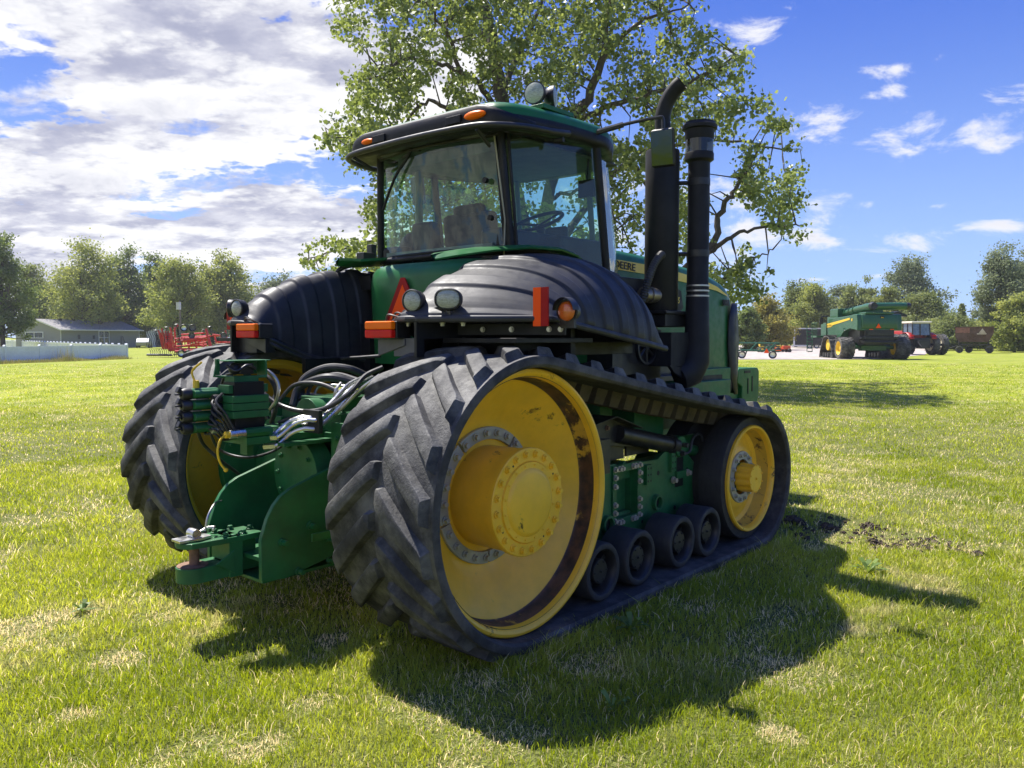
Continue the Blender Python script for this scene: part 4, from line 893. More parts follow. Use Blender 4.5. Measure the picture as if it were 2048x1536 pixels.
b.bb(IX - .36, IX - .02, IY + .02, -.52, 1.38, 1.64); b.prism([(IX - .38, 1.39), (IX - .02, 1.36), (IX + .10, 1.24), (IX + .02, 1.22), (IX - .3, 1.33)], 'xz', IY + .02, IY + .05)
IS = obj('air_intake_stack', b, STK, TR, smooth=50, bevel=.004)
b = B(); b.lathe([(.086, 2.955), (.112, 2.975), (.112, 3.02), (.108, 3.03)], (IX, IY, 0), 'z', n=40); b.lathe([(.108, 3.13), (.112, 3.14), (.112, 3.205), (.134, 3.21), (.136, 3.235), (.120, 3.25), (.118, 3.262), (.07, 3.27), (.0001, 3.272)], (IX, IY, 0), 'z', n=40)
pc = obj('precleaner', b, STK, IS, smooth=40)
b = B(); b.lathe([(.107, 3.03), (.107, 3.13)], (IX, IY, 0), 'z', n=40); obj('clear_bowl', b, glass_mat('smoked_bowl', (.30, .28, .24), .25), pc)
b = B(); b.cyl((IX, IY, 2.96), (IX, IY, 3.14), .06, n=20); obj('inner_tube', b, BLKM, pc)
for z in (2.76, 2.23):
    b = B(); b.tube([(EX + .08, EY - .08, z), (2.40, -1.03, z)], .016, n=8); b.cyl((2.4177, -1.07, z - .025), (2.4177, -1.07, z + .025), .084, n=32); obj('stack_clamp', b, BLK, IS)
b = B()
for z in (2.005, 1.965, 1.925): b.cyl((IX, IY, z - .006), (IX, IY, z + .006), .091, n=32)
obj('hose_clamp', b, STEEL, IS)
M_ = Matrix(((.9616, 0, 0, -.121), (0, .9616, 0, -.1566), (0, 0, .9616, .0617), (0, 0, 0, 1)))  # intake stack except its clamps scaled about the camera position, nearer to it
for o_ in [IS] + [c_ for c_ in IS.children_recursive if not c_.name.startswith('stack_clamp')]: o_.data.transform(M_)
b = B(); PX, PY, PZ = 1.95, -.90, 1.535
b.lathe([(.115, PY), (.13, PY), (.13, PY - .03), (.115, PY - .03)], (PX, 0, PZ), 'y', n=40, closed=True); b.cyl((PX, PY + .01, PZ), (PX, PY - .03, PZ), .025, n=16)
for i in range(7): a = i * 2 * math.pi / 7 + .3; b.tube([(PX, PY - .015, PZ), (PX + .118 * math.cos(a), PY - .015, PZ + .118 * math.sin(a))], .008, n=6)
obj('belt_pulley', b, BLK, TR)
b = B(); b.bb(1.6, 2.25, -.86, -.50, 1.30, 1.66); b.bb(1.75, 2.3, -.80, -.5, 1.66, 1.71); b.bb(1.35, 2.3, -.84, -.45, 1.24, 1.30); b.bb(2.2, 2.9, -.80, -.5, 1.26, 1.30); b.bb(2.3, 2.9, -.62, -.50, 1.3, 1.62)
b.tube([(1.45, -.95, 1.40), (1.5, -.98, 1.36), (1.62, -.98, 1.28), (2.0, -.96, 1.30)], .006, n=6)
obj('side_housing', b, BLK, TR, bevel=.006)
b = B(); b.bb(1.70, 1.9, -.62, -.50, .95, 1.25); b.bb(2.25, 2.35, -.70, -.55, 1.02, 1.25); b.cyl((2.5, -.68, 1.05), (2.5, -.68, 1.25), .06); b.bb(2.6, 2.9, -.68, -.5, 1.1, 1.22); obj('underside_fitting', b, BLK, TR, bevel=.006)
# ---- mirrors
def mirror(sg):
    b = B(); b.tube(spline([(1.38, sg * .84, 2.96), (1.5, sg * 1.0, 3.02), (1.64, sg * 1.17, 3.065), (1.67, sg * 1.20, 3.06), (1.672, sg * 1.205, 2.98)]), .012, n=8); b.tube([(1.34, sg * .80, 2.95), (1.5, sg * 1.0, 3.02)], .02, n=8)
    mo = obj('mirror_arm', b, BLK, TR)
    b = B(); w_, h_ = .085, .125; M_ = Matrix.Rotation(sg * -.15, 3, 'Z') @ Matrix.Rotation(-.12, 3, 'Y'); b.box((1.67, sg * 1.205, 2.865), (.035, w_ * 2, h_ * 2), M_); obj('mirror_housing', b, BLK, mo, bevel=.02)
    b = B(); b.box(Vector((1.67, sg * 1.205, 2.865)) + M_ @ Vector((-.020, 0, 0)), (.004, w_ * 1.75, h_ * 1.78), M_); obj('mirror_glass', b, MIRR, mo, bevel=.0)
mirror(-1); mirror(1)

# ================================================================ GROUND AND GRASS
def lawn_colour(T, vec, g0, g1, straw):
    big = T.noise(vec, .09, 4, .6); mid = T.noise(vec, .55, 5, .62); fine = T.noise(vec, 7.0, 4, .6)
    c = T.mix(T.maprange(mid, .34, .66), g0, g1)
    c = T.mix(T.math('MULTIPLY', T.maprange(big, .35, .65), .35), c, tuple(x * .72 for x in g0))
    patch = T.noise(vec, .95, 6, .68, .4)
    f = T.math('MULTIPLY', T.maprange(patch, .54, .68), T.maprange(fine, .3, .65, .25, 1.0))
    mp = T.n('ShaderNodeMapping'); mp.inputs['Rotation'].default_value = (0, 0, -.5); mp.inputs['Scale'].default_value = (.30, 1.3, 1); T.l(vec, mp.inputs[0])
    f2 = T.math('MULTIPLY', T.maprange(T.noise(mp.outputs[0], 1.0, 6, .72, .3), .56, .72), .55)
    return T.mix(T.math('MAXIMUM', f, f2), c, straw), fine
def ground_mat():
    m = bpy.data.materials.new('lawn_ground'); m.use_nodes = True; T = NT(m.node_tree)
    o = T.n('ShaderNodeOutputMaterial'); b = T.n('ShaderNodeBsdfPrincipled'); b.inputs['Roughness'].default_value = .9; b.inputs['Specular IOR Level'].default_value = .15; T.l(b.outputs[0], o.inputs[0])
    g = T.n('ShaderNodeNewGeometry'); pos = g.outputs['Position']
    c, fine = lawn_colour(T, pos, (.235, .285, .025), (.36, .38, .05), (.48, .42, .20))
    # far away the sheet itself reads as mown grass: stripes of clippings and blotches
    mp = T.n('ShaderNodeMapping'); mp.inputs['Rotation'].default_value = (0, 0, -.75); mp.inputs['Scale'].default_value = (.10, .9, 1); T.l(pos, mp.inputs[0])
    st = T.maprange(T.noise(mp.outputs[0], 1.0, 5, .7), .45, .68); c = T.mix(T.math('MULTIPLY', st, .40), c, (.20, .22, .055))
    c = T.mix(T.math('MULTIPLY', T.maprange(T.noise(pos, 2.2, 5, .7), .4, .7), .35), c, (.07, .12, .012))
    vd = T.n('ShaderNodeVectorMath', operation='DISTANCE'); vd.inputs[1].default_value = (0, -2.5, 0); T.l(pos, vd.inputs[0])
    soil = T.mix(T.maprange(T.noise(pos, 60, 3), .35, .65), (.06, .07, .018), (.20, .21, .06))
    c = T.mix(T.maprange(vd.outputs['Value'], 11, 24, 0.0, 1.0), soil, c)
    T.l(c, b.inputs['Base Color'])
    bp = T.n('ShaderNodeBump'); bp.inputs['Strength'].default_value = .8; bp.inputs['Distance'].default_value = .06; T.l(T.noise(pos, 14, 5, .7), bp.inputs['Height']); T.l(bp.outputs[0], b.inputs['Normal'])
    return m
b = B(); n = 48; rr = [0.5, 4, 8, 16, 30, 50, 80, 130, 220, 400, 800, 1600]; cx, cy = 10, 10; b.v = [(cx, cy, 0)]
for r_ in rr: b.v += [(cx + r_ * math.cos(2 * math.pi * i / n), cy + r_ * math.sin(2 * math.pi * i / n), 0) for i in range(n)]
b.f = [(0, 1 + i, 1 + (i + 1) % n) for i in range(n)] + [(1 + k * n + i, 1 + (k + 1) * n + i, 1 + (k + 1) * n + (i + 1) % n, 1 + k * n + (i + 1) % n) for k in range(len(rr) - 1) for i in range(n)]
b.m = [0] * len(b.f); tag(obj('ground', b, ground_mat(), clean=False, smooth=0), kind='structure')

def np_mesh(name, co, faces_per, mats, attr=None, loops=None):
    """co: (N*k,3); loops: int array of quads/tris flattened, faces_per: verts per face"""
    me = bpy.data.meshes.new(name); nf = len(loops) // faces_per
    me.vertices.add(len(co)); me.vertices.foreach_set('co', np.ascontiguousarray(co, dtype=np.float32).ravel())
    me.loops.add(len(loops)); me.loops.foreach_set('vertex_index', np.ascontiguousarray(loops, dtype=np.int32))
    me.polygons.add(nf); me.polygons.foreach_set('loop_start', np.arange(0, nf * faces_per, faces_per, dtype=np.int32))
    if attr is not None:
        a = me.attributes.new('tone', 'FLOAT', 'POINT'); a.data.foreach_set('value', np.ascontiguousarray(attr, dtype=np.float32))
    for m in (mats if isinstance(mats, (list, tuple)) else [mats]): me.materials.append(m)
    me.update(calc_edges=True)
    return me
def leafy(name, cols, trans=.45, rough=.5, straw=None, lawn=False, spec=.35):
    m = bpy.data.materials.new(name); m.use_nodes = True; T = NT(m.node_tree)
    o = T.n('ShaderNodeOutputMaterial'); b = T.n('ShaderNodeBsdfPrincipled'); b.inputs['Roughness'].default_value = rough; b.inputs['Specular IOR Level'].default_value = spec
    tl = T.n('ShaderNodeBsdfTranslucent'); mx = T.n('ShaderNodeMixShader'); mx.inputs[0].default_value = trans
    at_ = T.n('ShaderNodeAttribute'); at_.attribute_name = 'tone'
    g = T.n('ShaderNodeNewGeometry')
    if lawn:
        c, fine = lawn_colour(T, g.outputs['Position'], cols[0], cols[1], straw)
        c = T.mix(T.maprange(at_.outputs['Fac'], .78, .80), c, straw)
        v = T.n('ShaderNodeHueSaturation'); T.l(c, v.inputs['Color']); T.l(T.maprange(at_.outputs['Fac'], 0, .78, .62, 1.35, False), v.inputs['Value']); c = v.outputs[0]
    else:
        c = T.mix(at_.outputs['Fac'], cols[0], cols[1])
    T.l(c, b.inputs['Base Color'])
    v2 = T.n('ShaderNodeHueSaturation'); v2.inputs['Hue'].default_value = .485; v2.inputs['Saturation'].default_value = 1.1; v2.inputs['Value'].default_value = 1.35; T.l(c, v2.inputs['Color'])
    T.l(v2.outputs[0], tl.inputs[0])
    T.l(b.outputs[0], mx.inputs[1]); T.l(tl.outputs[0], mx.inputs[2]); T.l(mx.outputs[0], o.inputs[0]); return m
GRASS = leafy('grass_blades', [(.255, .335, .028), (.50, .55, .085)], .48, .45, (.70, .60, .34), lawn=True, spec=.4)

def vnoise(x, y, s, seed=0):
    """cheap smooth value noise for numpy arrays"""
    x = x * s; y = y * s; xi = np.floor(x).astype(int); yi = np.floor(y).astype(int); fx = x - xi; fy = y - yi
    h = lambda a, c: (np.sin((a * 127.1 + c * 311.7 + seed * 74.7)) * 43758.5453) % 1.0
    fx = fx * fx * (3 - 2 * fx); fy = fy * fy * (3 - 2 * fy)
    return (h(xi, yi) * (1 - fx) + h(xi + 1, yi) * fx) * (1 - fy) + (h(xi, yi + 1) * (1 - fx) + h(xi + 1, yi + 1) * fx) * fy
DRY = [(30, 1262, .26, 1), (90, 1240, .16, 1), (235, 1325, .16, 1), (150, 1435, .12, 1), (545, 1480, .17, 1), (520, 1500, .12, 1), (655, 1290, .14, 1), (620, 1320, .1, .85), (840, 1420, .14, .85), (1010, 1490, .14, .85), (1560, 1480, .12, 1), (280, 1120, .12, .85), (200, 862, .35, .85), (120, 890, .3, .8), (1640, 955, .45, .85), (1730, 965, .5, .85), (1830, 985, .5, .85), (1930, 1000, .4, .8), (1700, 1070, .4, .8), (1800, 1090, .35, .85), (1930, 1100, .35, .8), (1080, 1470, .12, .85), (1480, 1290, .12, .8), (1680, 925, .4, .8)]
def build_grass():
    co_all = []; tone_all = []; bands = [(1.9, 4.2, 13500, .80), (4.2, 7, 8500, 1.0), (7, 12, 3000, 1.5), (12, 22, 700, 2.6), (22, 40, 170, 4.4), (40, 55, 45, 7.2)]
    for (r0, r1, dens, k) in bands:
        half = math.atan(1024 / FPX) + (.22 if r0 > 6 else .38)
        area = half * (r1 ** 2 - r0 ** 2); N = int(area * dens)
        r_ = np.sqrt(RNG.uniform(r0 ** 2, r1 ** 2, N)); a = YAW + RNG.uniform(-half, half, N)
        x = CAM_LOC.x + r_ * np.cos(a); y = CAM_LOC.y + r_ * np.sin(a)
        clump = vnoise(x, y, 9, 1) * .6 + vnoise(x, y, 2.3, 2) * .5; keep = RNG.random(N) < (.35 + .85 * clump)
        keep &= ~((x > .05) & (x < 2.6) & (np.abs(np.abs(y) - 1.14) < .36))
        # churned strip beside the idler
        sx, sy = x - 4.2, y + 1.75; churn = (np.abs(sy + .12 * sx) < .25) & (sx > -1.3) & (sx < 1.6) & (vnoise(x, y, 6, 7) > .45); keep &= ~(churn & (RNG.random(N) < .55))
        x, y = x[keep], y[keep]; N = len(x); c2 = vnoise(x, y, 1.1, 3); c3 = vnoise(x, y, 5, 4)
        dry = vnoise(x, y, 1.6, 9) * .5 + vnoise(x, y, 4.5, 10) * .5
        for (px_, py_, r_d, st) in DRY:
            q_ = on('z', 0, px_, py_); dd = np.hypot(x - q_.x, y - q_.y) / r_d + (vnoise(x, y, 7, 21) - .5) * 1.1; dry = np.maximum(dry, np.clip((1.05 - dd) * 2, 0, 1) * st)
        far = 1 if r0 < 12 else .85
        h = (.020 + .030 * RNG.random(N) ** 1.6 + .026 * c2 * c3) * far * np.where(dry > .66, .62, 1.0); tall = RNG.random(N) < .018; h = np.where(tall, h * 1.8, h); e_ = np.abs(np.abs(y) - 1.14); h = np.where((e_ > .36) & (e_ < .50) & (x > -.5) & (x < 3.2), h * 1.45, h)
        w = RNG.uniform(.0013, .0030, N) * k; th = RNG.uniform(0, 2 * math.pi, N); lean = RNG.uniform(.1, 1.15, N) * h; la = RNG.uniform(0, 2 * math.pi, N)
        flat = RNG.random(N) < (.10 + .35 * (dry > .62)); lean = np.where(flat, h * 1.5, lean); hz = np.where(flat, h * .35, h)
        ux, uy = np.cos(th) * w, np.sin(th) * w; lx, ly = np.cos(la) * lean, np.sin(la) * lean
        V = np.empty((N, 5, 3)); V[:, 0] = np.stack([x - ux, y - uy, 0 * x - .004], 1); V[:, 1] = np.stack([x + ux, y + uy, 0 * x - .004], 1)
        V[:, 2] = np.stack([x - ux * .8 + lx * .35, y - uy * .8 + ly * .35, hz * .62], 1); V[:, 3] = np.stack([x + ux * .8 + lx * .35, y + uy * .8 + ly * .35, hz * .62], 1)
        V[:, 4] = np.stack([x + lx, y + ly, hz], 1)
        tn = np.clip(RNG.normal(.42, .20, N), 0, .77); p_ = .05 + .35 * np.clip((dry - .55) * 4, 0, 1) + .35 * (dry > .9); tn = np.where(RNG.random(N) < p_, .9, tn)
        co_all.append(V.reshape(-1, 3)); tone_all.append(np.repeat(tn, 5))
    co = np.concatenate(co_all); tone = np.concatenate(tone_all); N = len(co) // 5; base = np.arange(N) * 5
    L = np.stack([base, base + 1, base + 3, base, base + 3, base + 2, base + 2, base + 3, base + 4], 1).ravel()
    me = np_mesh('grass', co, 3, GRASS, tone, L); o = bpy.data.objects.new('grass', me); SC.collection.objects.link(o); tag(o, 'short green lawn grass with dry yellow patches', kind='stuff')
    print('grass blades', N)
build_grass()

# ================================================================ TREES
LEAF_BIG = leafy('cottonwood_leaf', [(.090, .130, .034), (.30, .36, .11)], .45, .42, spec=.4)
LEAFS = {'dark': leafy('dark_foliage', [(.085, .13, .035), (.21, .27, .08)], .4, .6), 'mid': leafy('mid_foliage', [(.11, .15, .045), (.26, .30, .10)], .42, .6),
         'yel': leafy('yellowish_foliage', [(.14, .185, .045), (.38, .41, .12)], .45, .6), 'blue': leafy('bluish_foliage', [(.12, .155, .08), (.25, .29, .165)], .42, .6), 'gold': leafy('golden_foliage', [(.18, .18, .04), (.38, .35, .09)], .45, .6)}
BARK = mat('bark', (.085, .068, .052), .9, var=.35, scale=8, bump=.8, bscale=25, stretch=(3, 3, .6))
def quads(c, size, up=0.0, asp=.8, rng=RNG):
    """leaf diamonds of random orientation around the points c"""
    N = len(c); n = rng.normal(size=(N, 3)); n[:, 2] += up; n /= np.linalg.norm(n, axis=1)[:, None]
    a = np.cross(n, rng.normal(size=(N, 3))); a /= np.linalg.norm(a, axis=1)[:, None]; b_ = np.cross(n, a); s = size[:, None] if hasattr(size, '__len__') else size
    V = np.stack([c - a * s * .5, c + b_ * s * .5 * asp - a * s * .08, c + a * s * .5, c - b_ * s * .5 * asp - a * s * .08], 1)
    return V.reshape(-1, 3)
def leaf_obj(name, V, tone, m, parent):
    N = len(V) // 4; me = np_mesh(name, V, 4, m, np.repeat(tone, 4), np.arange(N * 4)); o = bpy.data.objects.new(name, me); SC.collection.objects.link(o); o.parent = parent; return o

def big_tree():
    D0 = 28.0; base = gr(1075, D0); root = thing('cottonwood_tree', 'tall spreading tree with gnarled dark limbs and loose glossy leaves right behind the tractor', 'tree', base)
    W2L = lambda p: p - base
    limbs = [([(1075, 774, 0), (1070, 680, 0), (1060, 560, 0), (1040, 440, 0), (1018, 300, 0), (1000, 180, .2), (985, 90, .5), (970, 0, 1), (955, -120, 1)], .42, .15),
             ([(1018, 300, 0), (975, 190, -1), (920, 142, -1.6), (860, 125, -2), (790, 126, -2.4), (735, 160, -3)], .13, .03),
             ([(1040, 430, 0), (960, 300, 1), (900, 222, 1), (850, 205, 1.2), (800, 250, 1.5), (760, 280, 1.5)], .13, .03),
             ([(1060, 560, 0), (1095, 400, -.8), (1130, 260, -1.5), (1175, 195, -2), (1205, 110, -2.4), (1215, 40, -2.6), (1250, -80, -3)], .24, .07),
             ([(1130, 260, -1.5), (1210, 215, -2.5), (1300, 190, -3), (1390, 160, -3), (1470, 110, -3)], .12, .03),
             ([(1070, 600, 0), (1160, 430, 2), (1260, 320, 2.5), (1340, 290, 3), (1450, 280, 3), (1560, 300, 3)], .17, .03),
             ([(1072, 660, 0), (1200, 600, -1), (1330, 560, -2), (1415, 505, -2.5), (1440, 430, -2.6), (1465, 385, -2.8), (1500, 330, -3)], .20, .05),
             ([(1415, 505, -2.5), (1470, 470, -3), (1530, 452, -3.2), (1600, 455, -3.4)], .09, .02),
             ([(1330, 560, -2), (1420, 570, -1), (1500, 520, 0), (1550, 500, 0)], .08, .02),
             ([(1045, 500, 0), (940, 400, -1.5), (870, 350, -2), (800, 335, -2.2), (720, 300, -2.2), (655, 270, -2)], .15, .02),
             ([(1065, 620, 0), (950, 560, 2), (850, 490, 3), (760, 480, 3.5), (680, 500, 3.5), (605, 520, 3.5)], .13, .02),
             ([(1000, 180, .2), (1060, 60, 2), (1110, -60, 3)], .13, .04), ([(985, 90, .5), (900, 0, 2), (830, -90, 3)], .12, .03),
             ([(1205, 110, -2.4), (1290, 40, -3), (1380, 10, -3.5)], .09, .02), ([(920, 142, -1.6), (890, 60, -2), (840, 0, -2.5), (760, -30, -3)], .08, .02),
             ([(1260, 320, 2.5), (1330, 420, 3), (1400, 430, 3)], .07, .02), ([(870, 350, -2), (900, 440, -2.2), (880, 500, -2.4)], .06, .02), ([(1095, 400, -.8), (1180, 380, -2), (1240, 450, -2.6)], .08, .02)]
    b = B(); pts = []
    for (L, r0, r1) in limbs:
        P = spline([W2L(at(x, y, D0 + d)) for x, y, d in L], 6); P = [p + Vector(RNG.normal(size=3)) * .04 for p in P]; n = len(P)
        if L[0][1] > 770: P[0].z = -.3
        b.tube(P, [r0 + (r1 - r0) * (i / (n - 1)) ** .8 for i in range(n)], n=9); pts += P[4:]
    PT = np.array([tuple(p) for p in pts])
    poly = np.array([(588, 525), (600, 498), (650, 480), (700, 468), (740, 478), (728, 440), (745, 380), (705, 340), (640, 290), (632, 262), (660, 236), (700, 255), (700, 190), (678, 120), (672, 20), (690, -70), (800, -200), (1000, -280), (1200, -260), (1350, -150), (1415, -10), (1440, 75), (1500, 100), (1498, 150), (1445, 190), (1530, 200), (1590, 262), (1608, 330), (1598, 385), (1636, 450), (1600, 482), (1560, 490), (1545, 540), (1520, 590), (1420, 650), (1250, 640), (1000, 610), (760, 560), (700, 540), (620, 560)], float)
    def inside(x, y):
        r = np.zeros(len(x), bool); j = len(poly) - 1
        for i in range(len(poly)):
            xi, yi, xj, yj = *poly[i], *poly[j]; c = ((yi > y) != (yj > y)) & (x < (xj - xi) * (y - yi) / (yj - yi + 1e-9) + xi); r ^= c; j = i
        return r
    N = 6400; x = RNG.uniform(580, 1645, N); y = RNG.uniform(-280, 650, N); k = inside(x, y) & (vnoise(x, y, .016, 5) * .65 + vnoise(x, y, .045, 6) * .35 > .39 - .06 * (y < 120) - .06 * (x < 780) + .085 * (x > 1230) * (y > 180) + .05 * (x > 1300) * (y > 500)); x, y = x[k], y[k]
    cen = math.hypot(1, 1); d = RNG.uniform(-1, 1, len(x)); d = np.sign(d) * np.abs(d) ** .8 * 4.5
    C = np.array([tuple(W2L(at(a, c, D0 + e))) for a, c, e in zip(x, y, d)])
    C = C[C[:, 2] > 1.8]
    keep = []; cl = []; tones = []
    for c in C:
        dd = np.linalg.norm(PT - c, axis=1); q = PT[dd.argmin()]; L_ = dd.min()
        if L_ < 3.0: keep.append((c, q, L_))
    for idx, (c, q, L_) in enumerate(keep):
        if idx % 3 == 0 and L_ < 1.9:
            m_ = (c + q) / 2 + RNG.normal(size=3) * .12 * L_ + np.array([0, 0, .12 * L_]); b.tube([Vector(q), Vector(m_), Vector(c)], [.028, .018, .006], n=4)
        n = int(RNG.integers(16, 36)); r_ = RNG.uniform(.17, .38)
        P = c + RNG.normal(size=(n, 3)) * r_ * np.array([.62, .62, .5]); cl.append(P); tones.append(np.clip(RNG.normal(RNG.uniform(.25, .7), .22, n), 0, 1))
    P = np.concatenate(cl); tn = np.concatenate(tones)
    obj('trunk', b, BARK, root, smooth=60, clean=False)
    leaf_obj('crown', quads(P, RNG.uniform(.10, .185, len(P)), .2, .9), tn, LEAF_BIG, root); print('big tree leaves', len(P))
big_tree()

def tree(kind, label, px, depth, top, width, n=5200, leaf=.32, group=None, low=.25, dense=1.0, name='broadleaf_tree', conical=False, cat='tree'):
    base = gr(px, depth); h = 1.6 + (672 - top) / FPX * depth; rad = width * (.5 if conical else .66) / FPX * depth
    root = thing(name, label, cat, base, 0, group); b = B(); lean = RNG.normal(size=2) * .02 * h
    tr = [Vector((lean[0] * t * t, lean[1] * t * t, t * h * .86 - .1)) for t in np.linspace(0, 1, 8)]; r0 = .018 * h + .06
    b.tube(tr, [r0 * (1 - .9 * t) for t in np.linspace(0, 1, 8)], n=7)
    nc = int(150 * dense); cl = []; tn = []; sd = RNG.uniform(0, 100)
    lobes = [(0, 0, 1.0, .72)] if conical else [(RNG.normal() * .12, RNG.normal() * .12, 1.0, .62)] + [(.52 * math.cos(t), .52 * math.sin(t), RNG.uniform(.70, .98), RNG.uniform(.42, .6)) for t in np.linspace(0, 6.28, 5)[:-1] + RNG.uniform(0, 1.5)]
    for i in range(nc):
        lx, ly, lt, lr = lobes[int(RNG.integers(0, len(lobes)))]; t = RNG.uniform(0, 1) ** .8; z = h * lt * (low + (1 - low) * t)
        prof = (1 - t) ** .8 if conical else (math.sin(math.pi * (.10 + .80 * t)) ** .7) * (1 - .35 * t)
        a = RNG.uniform(0, 2 * math.pi); wob = .72 + .56 * float(vnoise(np.array([a * 1.3 + sd]), np.array([z / h * 4.0]), 1.7, 3)[0])
        rr_ = rad * lr * prof * wob * RNG.uniform(.1, 1) ** .5 * (1.35 if conical else 1)
        c = np.array([rad * lx * prof + rr_ * math.cos(a), rad * ly * prof + rr_ * math.sin(a), z * .96]); cr = rad * RNG.uniform(.07, .21) * (1.0 if not conical else .8)
        if i % 2 == 0: zb = max(.12 * h, z * RNG.uniform(.40, .72)); p0 = Vector((lean[0] * (zb / h) ** 2, lean[1] * (zb / h) ** 2, zb)); b.tube([p0, p0.lerp(Vector(c), .5) + Vector((0, 0, -.01 * h)), Vector(c)], [r0 * .28, r0 * .16, r0 * .05], n=4)
        m = int(2.8 * n / nc * (cr / (rad * .15)) ** 1.7); v = RNG.normal(size=(m, 3)) * cr * np.array([.62, .62, .42]); v[:, 2] += .35 * np.hypot(v[:, 0], v[:, 1])
        cl.append(c + v); tn.append(np.clip(RNG.normal(RNG.uniform(.15, .8), .16, m), 0, 1))
    P = np.concatenate(cl); tn = np.concatenate(tn); k = P[:, 2] > .15; P = P[k]; tn = tn[k]
    obj('trunk', b, BARK, root, smooth=60, clean=False); leaf_obj('crown', quads(P, RNG.uniform(leaf * .5, leaf * 1.15, len(P)), .3), tn, LEAFS[kind], root)
GL, GR_ = 'trees beyond the house on the left', 'trees along the far edge on the right'
tree('dark', 'dark tall tree at the far left edge overhanging the grey house', 5, 96, 462, 120, 8000, .30, GL, .08)
tree('mid', 'pale thin tree seen above the roof between the dark edge tree and the broad tree', 72, 128, 528, 95, 4200, .34, GL, .2)
tree('yel', 'broad yellow green tree rising behind the left half of the grey roof', 165, 122, 484, 160, 8500, .34, GL, .2)
tree('dark', 'dark green tree just behind the chimney of the grey house', 250, 130, 492, 110, 7000, .36, GL, .15)
tree('dark', 'dark green narrow tree between the chimney tree and the yellow green tree', 308, 136, 508, 80, 5200, .36, GL, .15)
tree('yel', 'yellow green tree behind the red cultivator and utility pole', 358, 112, 515, 130, 8000, .32, GL, .12)
tree('yel', 'large loose yellow green tree beside the tractor work lamps on the left', 445, 118, 500, 135, 8000, .33, GL, .15)
tree('blue', 'small pale tree showing just above the left black fender', 560, 125, 545, 110, 4500, .34, GL, .25)
tree('mid', 'tree low on the horizon between left fender and hitch', 640, 140, 600, 120, 3600, .38, GL, .1)
tree('dark', 'dark understorey tree directly behind the grey roof', 205, 142, 545, 130, 5500, .4, GL, .02)
tree('dark', 'dark understorey tree behind the cultivator wings', 400, 138, 560, 150, 6000, .4, GL, .02)
tree('dark', 'dark understorey tree at the gable end of the house', 110, 140, 555, 110, 4500, .4, GL, .02)
tree('mid', 'understorey tree behind the white shed', 310, 150, 590, 110, 4500, .4, GL, .02)
tree('mid', 'understorey tree behind the tractor lamps', 490, 150, 585, 110, 4500, .4, GL, .02)
tree('gold', 'golden low rounded tree just right of the tractor nose', 1533, 100, 592, 100, 7500, .28, GR_, .03)
tree('mid', 'green tree behind the golden tree', 1592, 128, 562, 90, 6000, .34, GR_, .05)
tree('yel', 'yellow green tree above the enclosed trailer', 1630, 120, 566, 90, 6000, .32, GR_, .05)
tree('blue', 'greyish green tree behind the ladder of the combine', 1682, 132, 568, 85, 5500, .34, GR_, .05)
tree('mid', 'green tree above the combine grain tank', 1722, 122, 553, 90, 6500, .33, GR_, .05)
tree('yel', 'yellow green tree above the combine auger', 1778, 118, 575, 85, 5500, .32, GR_, .05)
tree('blue', 'tall open tree standing above the combine auger end', 1822, 124, 508, 120, 6500, .34, GR_, .30)
tree('mid', 'broad green tree behind the red tractor cab', 1848, 112, 588, 110, 7500, .31, GR_, .03)
tree('mid', 'small pointed green tree right of the red tractor', 1878, 130, 612, 34, 2200, .30, GR_, .05, conical=True, name='conifer_tree')
tree('mid', 'pointed green tree left of the thin utility pole', 1922, 128, 604, 42, 2600, .30, GR_, .02, conical=True, name='conifer_tree')
tree('dark', 'pointed dark green tree behind the brown wagon', 1966, 130, 612, 40, 2600, .30, GR_, .02, conical=True, name='conifer_tree')
tree('mid', 'rounded bush behind the left end of the brown wagon', 1912, 96, 632, 95, 6000, .26, GR_, .0, name='bush', cat='bush')
tree('yel', 'rounded pale bush between the red tractor and wagon', 1872, 105, 640, 60, 4000, .26, GR_, .0, name='bush', cat='bush')
tree('yel', 'rounded bush behind the right end of the brown wagon', 1972, 100, 640, 90, 5500, .26, GR_, .0, name='bush', cat='bush')
tree('blue', 'tall open tree near the right edge with slender limbs', 2003, 92, 484, 105, 7500, .27, GR_, .18)
tree('blue', 'tall open tree cut off by the right edge', 2056, 96, 500, 100, 6500, .28, GR_, .15)
tree('yel', 'big pale bush at the right edge below the tall trees', 2030, 84, 588, 90, 8000, .24, GR_, .0, name='bush', cat='bush')
tree('mid', 'green tree hidden in part by the tractor hood and stacks', 1440, 120, 600, 110, 5000, .34, GR_, .05)
tree('dark', 'dark tree between tractor nose and golden tree', 1492, 92, 612, 60, 5000, .26, GR_, .0)
tree('mid', 'far tree low behind the pallets', 1570, 150, 615, 120, 5000, .4, GR_, .0)
tree('mid', 'far tree low behind the combine cab platform', 1655, 150, 612, 120, 5000, .4, GR_, .0)
tree('dark', 'far dark tree low behind the combine body', 1750, 150, 610, 120, 5000, .4, GR_, .0)
tree('mid', 'far tree low behind the red tractor', 1900, 150, 625, 110, 4500, .4, GR_, .0)
tree('dark', 'far dark tree low at the right edge', 1998, 140, 618, 110, 4500, .4, GR_, .0)
# a tree out of frame on the right whose branch tip shows at the edge
tree('mid', 'leafy branch tip of a tree reaching in at the upper right edge', 2475, 30, 120, 560, 7000, .17, None, .34)

